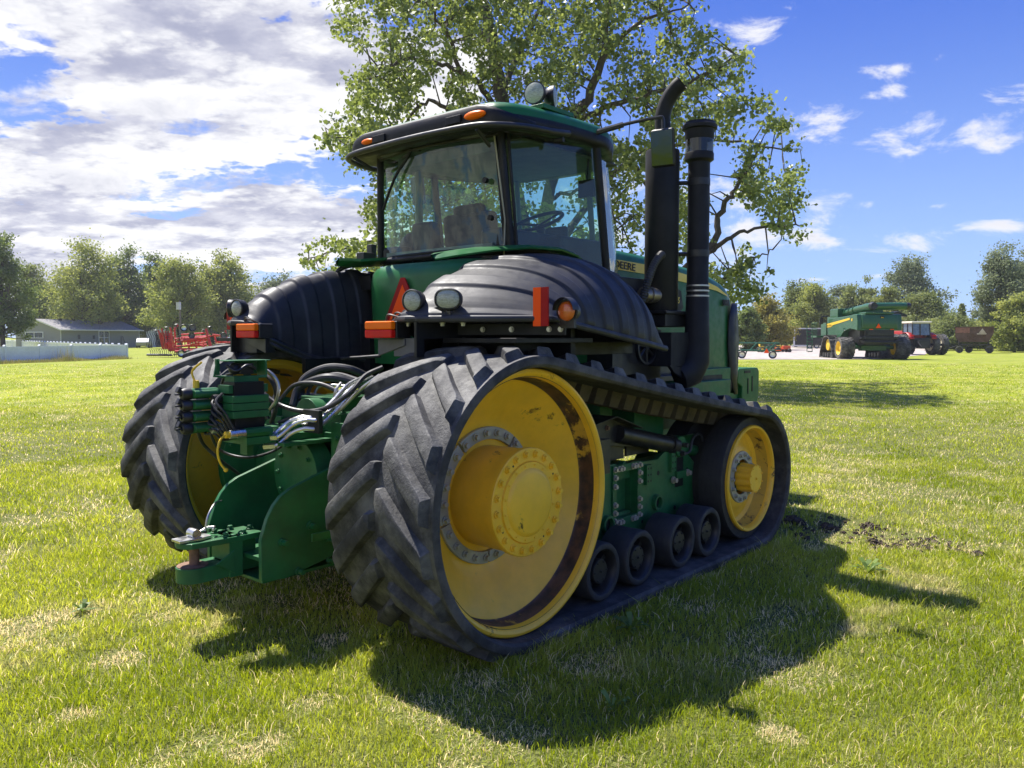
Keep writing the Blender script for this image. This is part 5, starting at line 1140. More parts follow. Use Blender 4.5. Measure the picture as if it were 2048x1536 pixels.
# ================================================================ FAR LEFT: house, fence, cultivator
def frame_between(p, q): v = q - p; return math.atan2(v.y, v.x), v.length
SID = mat('grey_siding', (.275, .28, .265), .75, var=.08, stretch=(.3, .3, 12), scale=3); ROOFM = mat('shingle_roof', (.25, .24, .225), .9, var=.25, scale=5, bump=.3, bscale=12); TRIM = mat('white_trim', (.75, .75, .73), .5, var=.05)
A_ = gr(121, 112); B_ = gr(279, 126); rz, LH = frame_between(A_, B_)
H = thing('ranch_house', 'low grey sided house with a shallow grey shingle roof behind the white fence', 'house', A_, rz)
b = B(); WD = 8.0; b.prism([(0, -.3), (WD, -.3), (WD, 2.7), (WD / 2, 3.95), (0, 2.7)], 'yz', 0, LH); obj('wall', b, SID, H)
b = B(); b.add([(-.4, -.5, 2.60), (LH + .4, -.5, 2.60), (LH + .4, WD / 2, 4.10), (-.4, WD / 2, 4.10), (-.4, WD + .5, 2.60), (LH + .4, WD + .5, 2.60), (-.4, -.5, 2.50), (LH + .4, -.5, 2.50), (LH + .4, WD / 2, 4.0), (-.4, WD / 2, 4.0), (-.4, WD + .5, 2.5), (LH + .4, WD + .5, 2.5)],
      [(0, 1, 2, 3), (3, 2, 5, 4), (7, 6, 9, 8), (8, 9, 10, 11), (0, 3, 9, 6), (3, 4, 10, 9), (2, 1, 7, 8), (5, 2, 8, 11), (0, 6, 7, 1), (4, 5, 11, 10)]); RO = obj('roof', b, ROOFM, H)
b = B(); b.bb(LH * .60, LH * .60 + .8, 2.2, 2.9, 3.3, 4.35); obj('chimney', b, mat('brick', (.12, .09, .08), .9, var=.3), RO)
b = B()
for t in (.22, .38, .52): b.bb(LH * t, LH * t + .35, 3.4, 3.7, 3.85, 4.2)
obj('roof_vent', b, BLK, RO)
b = B(); b.bb(-.42, LH + .42, -.52, -.50, 2.48, 2.62); b.bb(-.02, .10, -.03, -.005, 0, 2.55); b.add([(-.42, -.5, 2.60), (-.42, WD / 2, 4.1), (-.42, WD / 2, 3.92), (-.42, -.5, 2.45)], [(0, 1, 2, 3)]); b.tube([(LH - .1, -.05, 0), (LH - .1, -.05, 2.5)], .05); obj('gutter_trim', b, TRIM, H)
def win(x, z0, z1, w, side='front'):
    b = B(); g = B()
    if side == 'front':
        for (a, c, d, e) in ((x, x + w, z1 - .1, z1), (x, x + w, z0, z0 + .1), (x, x + .1, z0 + .1, z1 - .1), (x + w - .1, x + w, z0 + .1, z1 - .1), (x + w / 2 - .05, x + w / 2 + .05, z0 + .1, z1 - .1)): b.bb(a, c, -.08, -.003, d, e)
        b.bb(x + .1, x + w - .1, -.06, -.005, (z0 + z1) / 2 - .03, (z0 + z1) / 2 + .03); g.bb(x + .1, x + w - .1, -.035, -.004, z0 + .1, z1 - .1)
    else:
        for (a, c, d, e) in ((x, x + w, z1 - .1, z1), (x, x + w, z0, z0 + .1), (x, x + .1, z0 + .1, z1 - .1), (x + w - .1, x + w, z0 + .1, z1 - .1), (x + w / 2 - .05, x + w / 2 + .05, z0 + .1, z1 - .1)): b.bb(-.08, -.003, a, c, d, e)
        g.bb(-.035, -.004, x + .1, x + w - .1, z0 + .1, z1 - .1)
    wo = obj('window', b, TRIM, H); obj('pane', g, DGLASS, wo)
win(LH * .45, .5, 2.5, 2.0); win(3.0, 1.4, 2.3, 3.2, 'gable'); win(LH * .38, -.0, .35, 1.2)
b = B(); b.tube([(LH * .74, -.06, .2), (LH * .74, -.08, 1.6), (LH * .76, -.08, 1.7), (LH * .80, -.08, .3)], .04); b.bb(LH * .2, LH * .2 + .3, -.12, -.01, 1.3, 1.9); b.bb(LH * .38, LH * .38 + .3, -.12, -.01, 1.3, 1.8); obj('wall_fitting', b, GREYP, H)

def fence(p, q, label):
    rz, L = frame_between(p, q); F = thing('vinyl_fence', label, 'fence', p, rz, 'white vinyl fence runs'); n = max(2, round(L / 2.44)); s = L / n
    for i in range(n + 1):
        b = B(); b.bb(i * s - .065, i * s + .065, -.065, .065, -.1, 1.04); b.prism([(i * s - .08, 1.04), (i * s + .08, 1.04), (i * s, 1.12)], 'xz', -.08, .08); obj('fence_post', b, WHT, F)
    for i in range(n):
        b = B(); b.bb(i * s + .065, (i + 1) * s - .065, -.02, .02, .03, .98); b.bb(i * s + .065, (i + 1) * s - .065, -.04, .04, .90, 1.0); b.bb(i * s + .065, (i + 1) * s - .065, -.04, .04, .02, .12)
        for k in range(1, 12): b.bb(i * s + k * s / 12 - .006, i * s + k * s / 12 + .006, -.024, .024, .12, .9)
        obj('fence_panel', b, WHT, F)
fence(gr(-70, 47), gr(253, 60), 'near run of the low white vinyl fence, ending at the mown lawn')
fence(gr(251, 60.3), gr(0, 140), 'far run of the low white vinyl fence, nearest the house')

# tall dry weeds along the fence
def weeds():
    N = 5200; t = RNG.random(N); p0, p1 = gr(-70, 46), gr(250, 59); x = p0.x + (p1.x - p0.x) * t + RNG.normal(size=N) * .3; y = p0.y + (p1.y - p0.y) * t + RNG.normal(size=N) * .3
    h = RNG.uniform(.08, .30, N) * (.4 + vnoise(x, y, .5, 3)); big = (np.abs(t - .57) < .012) | (np.abs(t - .12) < .03); h = np.where(big, h * 3.0, h); w = .012; th = RNG.uniform(0, 6.28, N)
    V = np.stack([np.stack([x - w * np.cos(th), y - w * np.sin(th), 0 * x], 1), np.stack([x + w * np.cos(th), y + w * np.sin(th), 0 * x], 1), np.stack([x + RNG.normal(size=N) * .12 * h, y + RNG.normal(size=N) * .12 * h, h], 1)], 1).reshape(-1, 3)
    me = np_mesh('weeds', V, 3, leafy('dry_weeds', [(.16, .20, .04), (.36, .30, .14)], .4, .7), np.repeat(RNG.random(N), 3), np.arange(N * 3)); o = bpy.data.objects.new('weeds', me); SC.collection.objects.link(o); tag(o, 'unmown dry weeds along the foot of the white fence', kind='stuff')
weeds()

GRAV = mat('gravel', (.40, .345, .30), .95, var=.25, scale=1.5, dust=.5, dustcol=(.30, .27, .24), dscale=.4)
for nm, P in (('gravel_lot', [(1400, 57.5), (1600, 57), (1745, 57.5), (1795, 63), (1850, 72), (1880, 150), (1360, 150)]), ('gravel_drive', [(455, 68), (600, 64), (780, 64), (800, 120), (430, 120)])):
    b = B(); q = [gr(x, d) for x, d in P]; b.add([(p.x, p.y, .02) for p in q], [tuple(range(len(q)))]); tag(obj(nm, b, GRAV, smooth=0), kind='structure')

def wheel(b, c, r, w, ax='y', n=28, lug=True, rim=1, seg=18):
    """agricultural tyre (material 0) with rim (material rim)"""
    b.lathe([(r * .62, -w / 2), (r * .9, -w / 2 - .01), (r * .97, -w * .42), (r * .97, w * .42), (r * .9, w / 2 + .01), (r * .62, w / 2)], c, ax, n, 0)
    for s in (-1, 1): b.lathe([(r * .62, s * w * .5), (r * .58, s * w * .48), (r * .5, s * w * .3), (r * .16, s * w * .26), (r * .15, s * w * .36), (.001, s * w * .36)], c, ax, 24, rim)
    if lug:
        for s in (-1, 1):
            for k in range(seg):
                vs = []
                for (u, off) in ((.02, 0), (.5, .22)):
                    for (da, hh) in ((-.05, .955), (-.035, 1.0), (.035, 1.0), (.05, .955)):
                        a = 2 * math.pi * (k + (.5 if s > 0 else 0)) / seg - off + da; y = s * u * w; rr_ = r * hh
                        p = (rr_ * math.cos(a), y, rr_ * math.sin(a)); vs.append((c[0] + p[0], c[1] + p[1], c[2] + p[2]) if ax == 'y' else (c[0] + p[1], c[1] + p[0], c[2] + p[2]))
                b.add(vs, [(0, 1, 5, 4), (1, 2, 6, 5), (2, 3, 7, 6), (4, 5, 6, 7), (3, 2, 1, 0)], 0)
    return b
FTY = mat('dusty_tyre', (.035, .034, .033), .85, var=.3, dust=.8, dustcol=(.20, .19, .17), dscale=3)
YF = mat('far_yellow', (.75, .50, .03), .45, var=.05)

# red folded cultivator
def yto(px): return YAW - math.atan((px - 1024) / FPX)
C0 = gr(200 + 1000 / 5.689, 65); CU = thing('folded_cultivator', 'red folded tillage cultivator with black disc gangs standing beyond the white fence', 'cultivator', C0, yto(376) - math.pi / 2)
cx_ = lambda X: (X - 1000) * .00701; cz_ = lambda Y: 3.675 - .00701 * Y
def redtube(b, pts, r=.06, y=0): b.tube([(cx_(X), y, cz_(Y)) for X, Y in pts], r * 1.35, n=6)
b = B()
for y in (-.9, .9):
    redtube(b, [(800, 440), (1250, 440), (1680, 462)], .09, y * .5); redtube(b, [(860, 460), (1200, 445)], .08, y)
for i in range(9): redtube(b, [(935 + 28 * i, 300 + 6 * (i % 3)), (940 + 28 * i, 400)], .035, -.7 + .3 * (i % 4)); redtube(b, [(1300 + 20 * i, 330 + 10 * (i % 3)), (1300 + 22 * i, 440)], .035, -.6 + .3 * (i % 3)); redtube(b, [(700 + 16 * i, 230 + 20 * (i % 2)), (735 + 14 * i, 430)], .04, -.6 + .3 * (i % 3))
for z in (350, 320, 405): redtube(b, [(860, z), (1200, z - 20)], .07, -.3)
redtube(b, [(1290, 350), (1470, 360)], .06, .2); redtube(b, [(700, 300), (850, 290)], .05, 0); redtube(b, [(720, 380), (860, 370)], .05, -.3)
for (P, y) in (([(820, 190), (860, 440)], -1.2), ([(860, 190), (870, 440)], 1.0), ([(1190, 210), (1230, 430)], -1.0), ([(1200, 200), (1260, 440)], 1.1), ([(920, 340), (1190, 300)], -1.2), ([(930, 400), (1190, 355)], -1.1), ([(930, 270), (1180, 250)], 1.0),
               ([(930, 300), (1340, 280)], .3), ([(1260, 270), (1350, 280), (1360, 430)], -.8), ([(1400, 220), (1430, 400)], -.6), ([(1300, 400), (1480, 460)], -.8), ([(1100, 380), (1200, 420)], -.9), ([(730, 200), (760, 400), (820, 460)], -.5), ([(690, 220), (740, 420)], .6), ([(1480, 400), (1680, 460)], .5), ([(1290, 290), (1310, 430)], .6), ([(1000, 320), (1010, 440)], -.4), ([(1080, 300), (1090, 440)], .5), ([(1480, 380), (1300, 400)], .2), ([(870, 200), (900, 160)], 0)): redtube(b, P, .055, y)
obj('frame', b, RED, CU)
def gang(P0, P1, y, n=13):
    b = B(); p0 = Vector((cx_(P0[0]), y, cz_(P0[1]))); p1 = Vector((cx_(P1[0]), y, cz_(P1[1]))); b.cyl(p0, p1, .03, n=6); d = (p1 - p0).normalized()
    for i in range(n): c = p0.lerp(p1, i / (n - 1)); b.lathe([(.001, 0), (.10, .01), (.17, .03), (.20, .05), (.17, .035), (.1, .015), (.001, .005)], (0, 0, 0), 'x', 14); k = len(b.v) - 98; M_ = d.to_track_quat('X', 'Z').to_matrix(); b.v[k:] = [tuple(c + M_ @ Vector(v)) for v in b.v[k:]]
    obj('disc_gang', b, BLK, CU)
gang((880, 150), (930, 400), -1.4); gang((1225, 175), (1275, 385), -1.4, 12); gang((1450, 190), (1470, 370), -.9, 10); gang((780, 180), (790, 340), -.9, 9); gang((660, 215), (700, 380), -.4, 9); gang((1180, 205), (1150, 330), 1.2, 8); gang((850, 490), (960, 500), -.9, 6); gang((1060, 470), (1270, 465), -.6, 10)
for (X, Y, r, y, vis) in ((1000, 500, .30, -1.4, 1), (925, 500, .30, -1.1, 1), (960, 195, .30, -.9, 1), (1050, 195, .30, -.7, 0), (1040, 280, .26, -.9, 0), (1380, 280, .26, -.9, 0), (1220, 490, .26, .8, 0)):
    b = B(); wheel(b, (cx_(X), y, max(r, cz_(Y))), r, .24, 'y', 20, False); obj('wheel', b, [BLK, CHR if vis else GREYP], CU)
b = B()
for i in range(9):
    X = 575 + i * 22; y = -.9 + .25 * (i % 4); b.tube(spline([(cx_(X), y, cz_(180 + 12 * (i % 3))), (cx_(X - 12), y, cz_(250)), (cx_(X + 8), y, cz_(310)), (cx_(X - 6), y, cz_(400))], 4), .022, n=5)
for i in range(14): X = 600 + i * 20; y = -.8 + .3 * (i % 5); b.tube(spline([(cx_(X), y, cz_(430)), (cx_(X + 14), y, cz_(470)), (cx_(X - 8), y, cz_(515))], 4), .022, n=5)
for y in (-.9, -.3, .3): b.cyl((cx_(570), y, cz_(495)), (cx_(830), y, cz_(500)), .07, n=8)
b.bb(cx_(1050), cx_(1290), -.5, .5, cz_(505), cz_(470))
obj('spring_tines', b, BLK, CU)
# green implement behind it
G0 = gr(468, 74); GI = thing('green_harrow', 'dark green folded harrow behind the right end of the red cultivator', 'harrow', G0, yto(468) - math.pi / 2); b = B()
for i in range(9): x = -1.4 + i * .38; b.tube([(x, .2 * (i % 3), .2), (x + .1, .2 * (i % 3), 1.9 + .2 * (i % 4))], .04, n=5)
for z in (.6, 1.2, 1.8): b.tube([(-1.5, 0, z), (1.8, .2, z - .1)], .05, n=5)
obj('frame', b, FGREEN, GI); b = B()
for i in range(20): x = -1.5 + i * .17; b.tube([(x, -.2, 1.7), (x + .08, -.3, 1.3), (x - .05, -.25, .9)], .02, n=4)
for x in (-.9, .6): wheel(b, (x, -.4, .32), .32, .22, 'y', 16, False, 0)
obj('tines', b, BLK, GI)
# pole, shed and car in the distance on the left
def pole(px, d, top, label, light):
    base = gr(px, d); h = 1.6 + (672 - top) / FPX * d; P = thing('utility_pole', label, 'pole', base, YAW - math.pi / 2); b = B(); b.cyl((0, 0, -.1), (0, 0, h), .16, .11, 10); obj('pole_shaft', b, mat('weathered_wood', (.14, .12, .10), .9, var=.2), P); b = B()
    if light: b.cyl((.0, -.35, h - 1.1), (.0, -.35, h - .2), .28, n=12); obj('transformer', b, mat('light_grey_metal', (.5, .5, .5), .5), P)
    else: b.bb(-1.0, 1.0, -.08, .08, h - .5, h - .3); obj('cross_arm', b, mat('weathered_wood', (.14, .12, .10), .9), P)
pole(361, 100, 600, 'wooden utility pole with grey transformer behind the red cultivator', True); pole(1944, 150, 617, 'thin utility pole with cross arm above the bushes on the right', False)
SH = thing('white_shed', 'small white shed half hidden behind the cultivator tines', 'shed', gr(318, 128), yto(318) - math.pi / 2); b = B(); b.prism([(-1.8, 0), (1.8, 0), (1.8, 2.4), (0, 3.1), (-1.8, 2.4)], 'xz', 0, 4); obj('wall', b, WHT, SH); b = B(); b.add([(-2, -.2, 2.35), (0, -.2, 3.22), (2, -.2, 2.35), (2, 4.2, 2.35), (0, 4.2, 3.22), (-2, 4.2, 2.35)], [(0, 1, 4, 5), (1, 2, 3, 4)]); obj('roof', b, ROOFM, SH, solid=.1); b = B(); b.bb(-.5, .5, -.05, -.005, 0, 2.0); obj('door', b, GREYP, SH)
PC = thing('parked_car', 'distant grey parked car at the corner of the grey house', 'car', gr(288, 118), YAW + .3); b = B(); b.prism([(-2.1, .35), (2.1, .35), (2.15, .8), (1.1, .95), (.5, 1.42), (-1.2, 1.42), (-1.8, .95), (-2.15, .85)], 'xz', -.85, .85); obj('body', b, mat('car_grey', (.25, .27, .28), .3, coat=.6), PC, bevel=.08); b = B(); b.prism([(-1.6, .98), (.95, .98), (.45, 1.36), (-1.15, 1.36)], 'xz', -.86, .86); obj('window', b, DGLASS, PC)
for x in (-1.3, 1.3):
    for y in (-.8, .8): b = B(); wheel(b, (x, y, .33), .33, .22, 'y', 16, False); obj('wheel', b, [BLK, CHR], PC)

# ================================================================ FAR RIGHT: combine, red tractor, wagon, header cart and yard things
HDG = R(22); PXC = 1560 + 1130 / 5.689; CO = gr(1560 + 1130 / 5.689, 57.5)
CM = thing('combine_harvester', 'large green combine harvester with long auger tube seen from its rear on the gravel lot', 'combine', CO, yto(PXC) + HDG)
b = B()   # x forward, y left
side = [(0, 2.05), (0, 2.75), (.15, 3.18), (.5, 3.22), (2.2, 3.12), (6.2, 3.0), (6.2, 1.75), (5.6, 1.2), (4.6, 1.15), (3.4, 1.5), (2.6, 2.0), (1.4, 2.2), (.5, 2.1)]
b.prism(side, 'xz', -1.55, 1.55); b.prism([(-.06, 2.2), (-.12, 2.7), (.02, 3.14), (.1, 3.2), (.12, 2.1)], 'xz', -1.25, 1.25); b.bb(2.4, 5.0, -.9, .9, .9, 1.6); b.cyl((1.2, -1.5, .85), (1.2, 1.5, .85), .14, n=12); b.bb(.9, 1.5, -.9, .9, .6, 1.0)
b.prism([(2.3, 2.0), (3.2, 1.45), (4.4, 1.1), (3.6, 1.7), (2.5, 2.3)], 'xz', 1.5, 1.66)
obj('body', b, FGREEN, CM, bevel=.06)
b = B(); b.prism([(1.4, 2.98), (6.22, 2.60), (6.22, 2.32), (5.2, 2.36), (4.9, 2.50), (1.4, 2.84)], 'xz', 1.555, 1.57); b.cyl((1.0, 1.55, 2.82), (1.0, 1.575, 2.82), .10, n=16); obj('side_stripe', b, YF, CM)
text('side_lettering', 'JOHN DEERE', .22, basis((5.72, 1.573, 2.46), (-1, 0, .02), (0, 0, 1)), BLKM, CM)
b = B(); b.bb(-.02, 1.4, -1.0, 1.0, 1.05, 2.1); b.bb(-.35, .1, -1.2, 1.2, 1.15, 1.25); b.bb(-.2, .4, -1.3, 1.3, 1.45, 1.6); b.bb(.4, 2.6, -1.2, 1.2, 1.2, 2.1); b.tube([(-.3, -1.4, 1.3), (-.4, 0, 1.22), (-.3, 1.4, 1.3)], .05); b.bb(-.10, -.05, -.9, .9, 1.7, 1.95); obj('straw_chopper', b, BLK, CM, bevel=.02)
b = B(); b.tube(spline([(4.9, .75, 3.35), (2.2, .7, 3.62), (-.1, .55, 3.76)], 10), [.22] * 6 + [.245] * 9 + [.27] * 6, n=20)
for t in (2.6, 3.4, 4.2): b.cyl((t, .71, 3.43 + (4.9 - t) * .075), (t + .1, .71, 3.42 + (4.9 - t) * .075), .29, n=20)
AU = obj('unloading_auger', b, FGREEN, CM); b = B(); b.cyl((-.02, .54, 3.76), (-.32, .52, 3.78), .30, .24, 20); b.cyl((-.32, .52, 3.78), (-.34, .52, 3.78), .14, n=16); obj('auger_elbow', b, BLK, AU)
b = B(); b.tube([(.35, .25, 3.76), (.5, -1.2, 3.78), (.7, -2.1, 3.78)], .26, n=20); a2 = obj('auger_section', b, FGREEN, CM); b = B(); b.cyl((.68, -2.05, 3.78), (.74, -2.35, 3.76), .28, .24, 18); obj('spout', b, BLK, a2)
b = B(); b.bb(4.6, 6.3, -1.3, 1.3, 3.0, 3.75); b.bb(2.6, 4.6, -1.3, .3, 3.1, 3.62); b.bb(-.0, 1.2, -1.0, 1.0, 3.2, 3.35); obj('grain_tank', b, FGREEN, CM, bevel=.05)
b = B(); b.prism([(-1.6, 3.15), (-2.6, 3.05), (-2.6, 3.2), (-2.0, 3.45), (-1.5, 3.35)], 'yz', 1.6, 3.2); obj('tank_flap', b, BLK, CM, bevel=.02)
b = B(); b.bb(6.2, 7.4, -1.5, 1.6, 1.5, 2.7); b.bb(6.2, 8.6, -.7, .7, 1.2, 3.2); b.bb(6.3, 7.6, 1.5, 2.3, 1.55, 1.7); [b.tube([(6.4 + .3 * i, 2.25, 1.6), (6.4 + .3 * i, 2.25, 2.7)], .025, n=5) for i in range(5)]; b.tube([(6.3, 2.25, 2.7), (7.7, 2.25, 2.7)], .03, n=5); b.tube([(6.3, 2.25, 2.2), (7.7, 2.25, 2.2)], .03, n=5); obj('platform', b, FGREEN, CM)
b = B(); 
for y in (2.55, 2.95):  b.tube([(6.7, y, 2.6), (6.5, y, 1.5), (6.2, y + .1, .45)], .03, n=5)
for k in range(7): z = .45 + k * .26; b.tube([(6.2 + k * .05, 2.62, z), (6.2 + k * .05, 3.0, z)], .04, n=5)
obj('ladder', b, FGREEN, CM)
b = B(); b.tube([(6.4, 1.4, 3.2), (6.4, 1.9, 3.2)], .05); b.tube([(6.4, 1.9, 3.2), (6.4, 1.9, 2.6)], .05); b.bb(6.35, 6.45, 1.8, 2.05, 2.6, 3.1); obj('mirror', b, BLK, CM)
def tri_sign(parent, c, r, x_out, mats_=(None, None)):
    b = B(); t = [(c[0], c[1] + r * math.sin(a), c[2] + r * math.cos(a)) for a in (0, 2.0944, 4.18879)]; b.add(t + [(p[0] + .02, p[1], p[2]) for p in t], [(0, 1, 2), (5, 4, 3), (0, 3, 4, 1), (1, 4, 5, 2), (2, 5, 3, 0)], 0)
    r2 = r * .68; t = [(c[0] - .006, c[1] + r2 * math.sin(a), c[2] + r2 * math.cos(a)) for a in (0, 2.0944, 4.18879)]; b.add(t, [(0, 1, 2)], 1); obj('warning_triangle', b, [REDL if mats_[0] is None else mats_[0], ORNG if mats_[1] is None else mats_[1]], parent)
tri_sign(CM, (-.135, .12, 2.33), .22, 0, (ORNG, ORNG))
b = B()
for y in (-.95, .50): b.bb(-.145, -.125, y, y + .26, 2.10, 2.15)
obj('rear_reflector', b, ORNG, CM)
b = B(); b.bb(-.05, -.035, -.30, -.02, 2.84, 3.08, mi=0)                                            # leaping animal emblem, yellow on black
ox, oz = -.16, 2.955; deer = [(.10, -.02), (.05, .02), (.0, .025), (-.05, .045), (-.07, .08), (-.055, .05), (-.09, .035), (-.10, .01), (-.06, .01), (-.04, -.01), (-.10, -.05), (-.03, -.025), (.03, -.02), (.09, -.06), (.06, -.02)]
b.prism([(ox - u, oz + v) for u, v in deer], 'yz', -.06, -.051, mi=1); obj('emblem', b, [BLKM, YF], CM)
for s in (1, -1):
    b = B(); wheel(b, (1.2, s * 1.95, .80), .80, .95, 'y', 36, True, 1, 20); obj('rear_wheel', b, [FTY, YF], CM)
    b = B(); tp = [(3.2, 0), (5.4, 0), (5.7, .3), (5.0, 1.5), (4.4, 1.68), (3.7, 1.5), (2.95, .35)]; y0 = s * 1.75; rows = []
    sp = smooth_closed(tp, 8); b.grid([[(x, y0 - .5, z) for x, z in sp], [(x, y0 + .5, z) for x, z in sp]], 0, True); inn = [(4.4 + (x - 4.4) * .93, .75 + (z - .75) * .9) for x, z in sp]; b.grid([[(x, y0 - .5, z) for x, z in inn], [(x, y0 + .5, z) for x, z in inn]], 0, True)
    b.grid([[(x, y0 + .5, z) for x, z in sp], [(x, y0 + .5, z) for x, z in inn]], 0, True); b.grid([[(x, y0 - .5, z) for x, z in sp], [(x, y0 - .5, z) for x, z in inn]], 0, True)
    n_ = len(sp)
    for k in range(0, n_, 2):
        for sd in (-1, 1):
            (x0, z0), (x1, z1) = sp[k], sp[(k + 1) % n_]; (x2, z2) = sp[(k + 2) % n_]
            if sd > 0: (x0, z0), (x1, z1) = sp[(k + 1) % n_], sp[(k + 2) % n_]
            ex = lambda x, z, h: (4.4 + (x - 4.4) * (1 + h), .75 + (z - .75) * (1 + h * 1.8)); A = ex(x0, z0, .04); Bq = ex((x0 + x1) / 2, (z0 + z1) / 2, .04); Cq = ex(x1, z1, .04)
            b.add([(x0, y0 + .02 * sd, z0), (A[0], y0 + .02 * sd, A[1]), (Bq[0], y0 + .02 * sd, Bq[1]), (x1, y0 + .5 * sd, z1), (Bq[0], y0 + .5 * sd, Bq[1]), (Cq[0], y0 + .5 * sd, Cq[1])], [(0, 1, 4, 3), (1, 2, 5, 4), (0, 2, 1), (3, 4, 5)], 0)
    tk = obj('crawler_track', b, FTY, CM); b = B(); b.lathe([(.42, y0 - .3), (.45, y0), (.42, y0 + .3 * s), (.1, y0 + .32 * s), (.001, y0 + .34 * s)], (4.45, 0, 1.0), 'y', 24); obj('drive_sprocket', b, YF, tk); b = B()
    for x in (3.6, 4.2, 4.7, 5.2): b.cyl((x, y0 - .3, .24), (x, y0 + .38, .24), .18, n=16)
    obj('roller', b, BLK, tk)
    b = B(); wheel(b, (1.2, 0, .5), .01, .01, 'y', 4, False) if False else b.tube([(2.3, s * 1.56, 2.1), (3.3, s * 1.62, 1.5)], .05); obj('fender_trim', b, mat('pale_trim', (.5, .5, .5), .4), CM)

# red tractor beside it
DRED = mat('dark_red_paint', (.34, .014, .012), .45, var=.15)
RT = thing('red_tractor', 'red tractor with cream roof and dual rear wheels parked right of the combine', 'tractor', gr(1560 + 1600 / 5.689, 72), yto(1841) + R(30))
b = B(); b.bb(.3, 4.2, -.45, .45, 1.1, 2.0); b.bb(2.0, 4.4, -.42, .42, 1.5, 2.15); obj('hood', b, DRED, RT, bevel=.08)
b = B(); b.bb(-.2, 1.3, -.8, .8, .7, 1.5); b.bb(-.7, -.2, -.5, .5, .6, 1.3); b.tube([(-.4, -.5, 1.2), (-1.0, -.45, .7)], .05); b.tube([(-.4, .5, 1.2), (-1.0, .45, .7)], .05); b.tube([(0, -2.4, .9), (0, 2.4, .9)], .12); obj('chassis', b, BLK, RT, bevel=.02)
b = B(); b.prism([(-.1, 1.75), (1.5, 1.75), (1.4, 2.8), (.0, 2.8)], 'xz', -.78, .78); obj('cab_glass', b, mat('bluish_cab_glass', (.10, .14, .19), .1, var=.3, spec=.9), RT)
b = B(); b.box((.7, 0, 2.88), (1.75, 1.85, .18)); obj('roof', b, CRM, RT, bevel=.06)
b = B()
for x, y in ((-.1, -.8), (-.1, .8), (1.48, -.8), (1.48, .8), (-.12, .1), (.7, .8), (.7, -.8)): b = B(); b.tube([(x, y, 1.7), (x + .08, y * .99, 2.8)], .05, n=6); obj('cab_post', b, BLK, RT)
for s in (-1, 1):
    b = B(); rows = [[(.45 + .98 * math.cos(a), s * y, 1.0 + .98 * math.sin(a)) for y in (.8, 1.25)] for a in np.linspace(.3, 2.7, 12)]; b.grid(rows); obj('fender', b, DRED, RT, solid=.05); b = B(); b.box((-.45, s * 1.0, 1.72), (.08, .3, .12)); obj('tail_lamp', b, REDL, RT)
    for k, y in enumerate((1.35, 2.15)):
        b = B(); wheel(b, (.45, s * y, .93), .93, .50, 'y', 32, True, 1, 22); obj('rear_wheel', b, [FTY, CRM], RT)
    b = B(); wheel(b, (3.4, s * .95, .62), .62, .42, 'y', 24, True, 1, 18); obj('front_wheel', b, [FTY, CRM], RT)

# brown gravity wagon
WBR = mat('faded_brown_paint', (.10, .055, .045), .75, var=.3, scale=2, rust=.35, dscale=1.5)
WG = thing('grain_wagon', 'old faded brown grain wagon standing in the grass on the far right', 'wagon', gr(1949, 80), yto(1949) - math.pi / 2)
b = B(); b.prism([(-1.66, 2.55), (1.62, 2.55), (1.62, 2.0), (1.2, 1.1), (-1.3, 1.1), (-1.66, 1.6)], 'xz', -.9, .9); b.bb(-1.7, 1.66, -.94, .94, 2.52, 2.6); HP = obj('hopper', b, WBR, WG)
b = B(); b.bb(-1.64, -.42, -.915, -.901, 1.98, 2.5); obj('side_panel', b, mat('pinkish_panel', (.24, .11, .085), .8, var=.3), HP)
b = B(); b.add([(.35, -.93, 1.98), (.95, -.93, 1.98), (.65, -.93, 2.42)], [(0, 1, 2)]); b.bb(.2, 1.0, -.93, -.905, 1.84, 1.95); obj('faded_triangle', b, mat('faded_cream', (.5, .42, .36), .7), HP)
b = B(); b.bb(-1.5, 1.5, -.5, -.4, .75, .9); b.bb(-1.5, 1.5, .4, .5, .75, .9); b.tube([(-1.3, 0, .8), (-1.3, 0, 1.15)], .1); b.tube([(1.2, 0, .8), (1.2, 0, 1.15)], .1); b.tube([(-1.5, 0, .7), (-2.2, 0, .45)], .04); obj('undercarriage', b, BLK, WG)
for x, y in ((-1.25, -.8), (-.45, .8), (1.3, -.8), (1.3, .8)): b = B(); wheel(b, (x, y, .36), .36, .25, 'y', 18, False); obj('wheel', b, [FTY, BLK], WG)

# green header cart
HC = thing('header_cart', 'low green header transport cart with orange triangle beside the tractor nose', 'trailer', gr(1500, 60), yto(1500) - math.pi / 2); b = B()
for z, y in ((1.15, .6), (.62, -.4)): b.tube([(-1.6, y, z), (2.1, y, z - .03)], .07, n=8)
for x in (-1.3, .0, 1.3): b.tube([(x, -.4, .62), (x + .5, .6, 1.15)], .05, n=6)
b.tube([(-1.6, 0, .75), (-1.0, 0, .72)], .08); b.tube([(-.2, -.4, .6), (-.3, -.4, .3)], .05); b.tube([(1.6, -.4, .6), (1.6, -.4, .3)], .05); obj('frame', b, FGREEN, HC)
b = B(); b.box((-1.1, .1, 1.05), (.35, .3, .15)); obj('red_bracket', b, RED, HC); b = B(); b.box((2.0, -.5, .62), (.4, .05, .05)); b.add([(.98, -.48, .42), (1.38, -.48, .42), (1.18, -.48, .77), (.98, -.47, .42), (1.38, -.47, .42), (1.18, -.47, .77)], [(0, 1, 2), (5, 4, 3)]); obj('warning_triangle', b, ORNG, HC)
for x in (-.55, 1.6): b = B(); wheel(b, (x, -.45, .30), .30, .2, 'y', 18, False); obj('wheel', b, [BLK, CHR], HC)
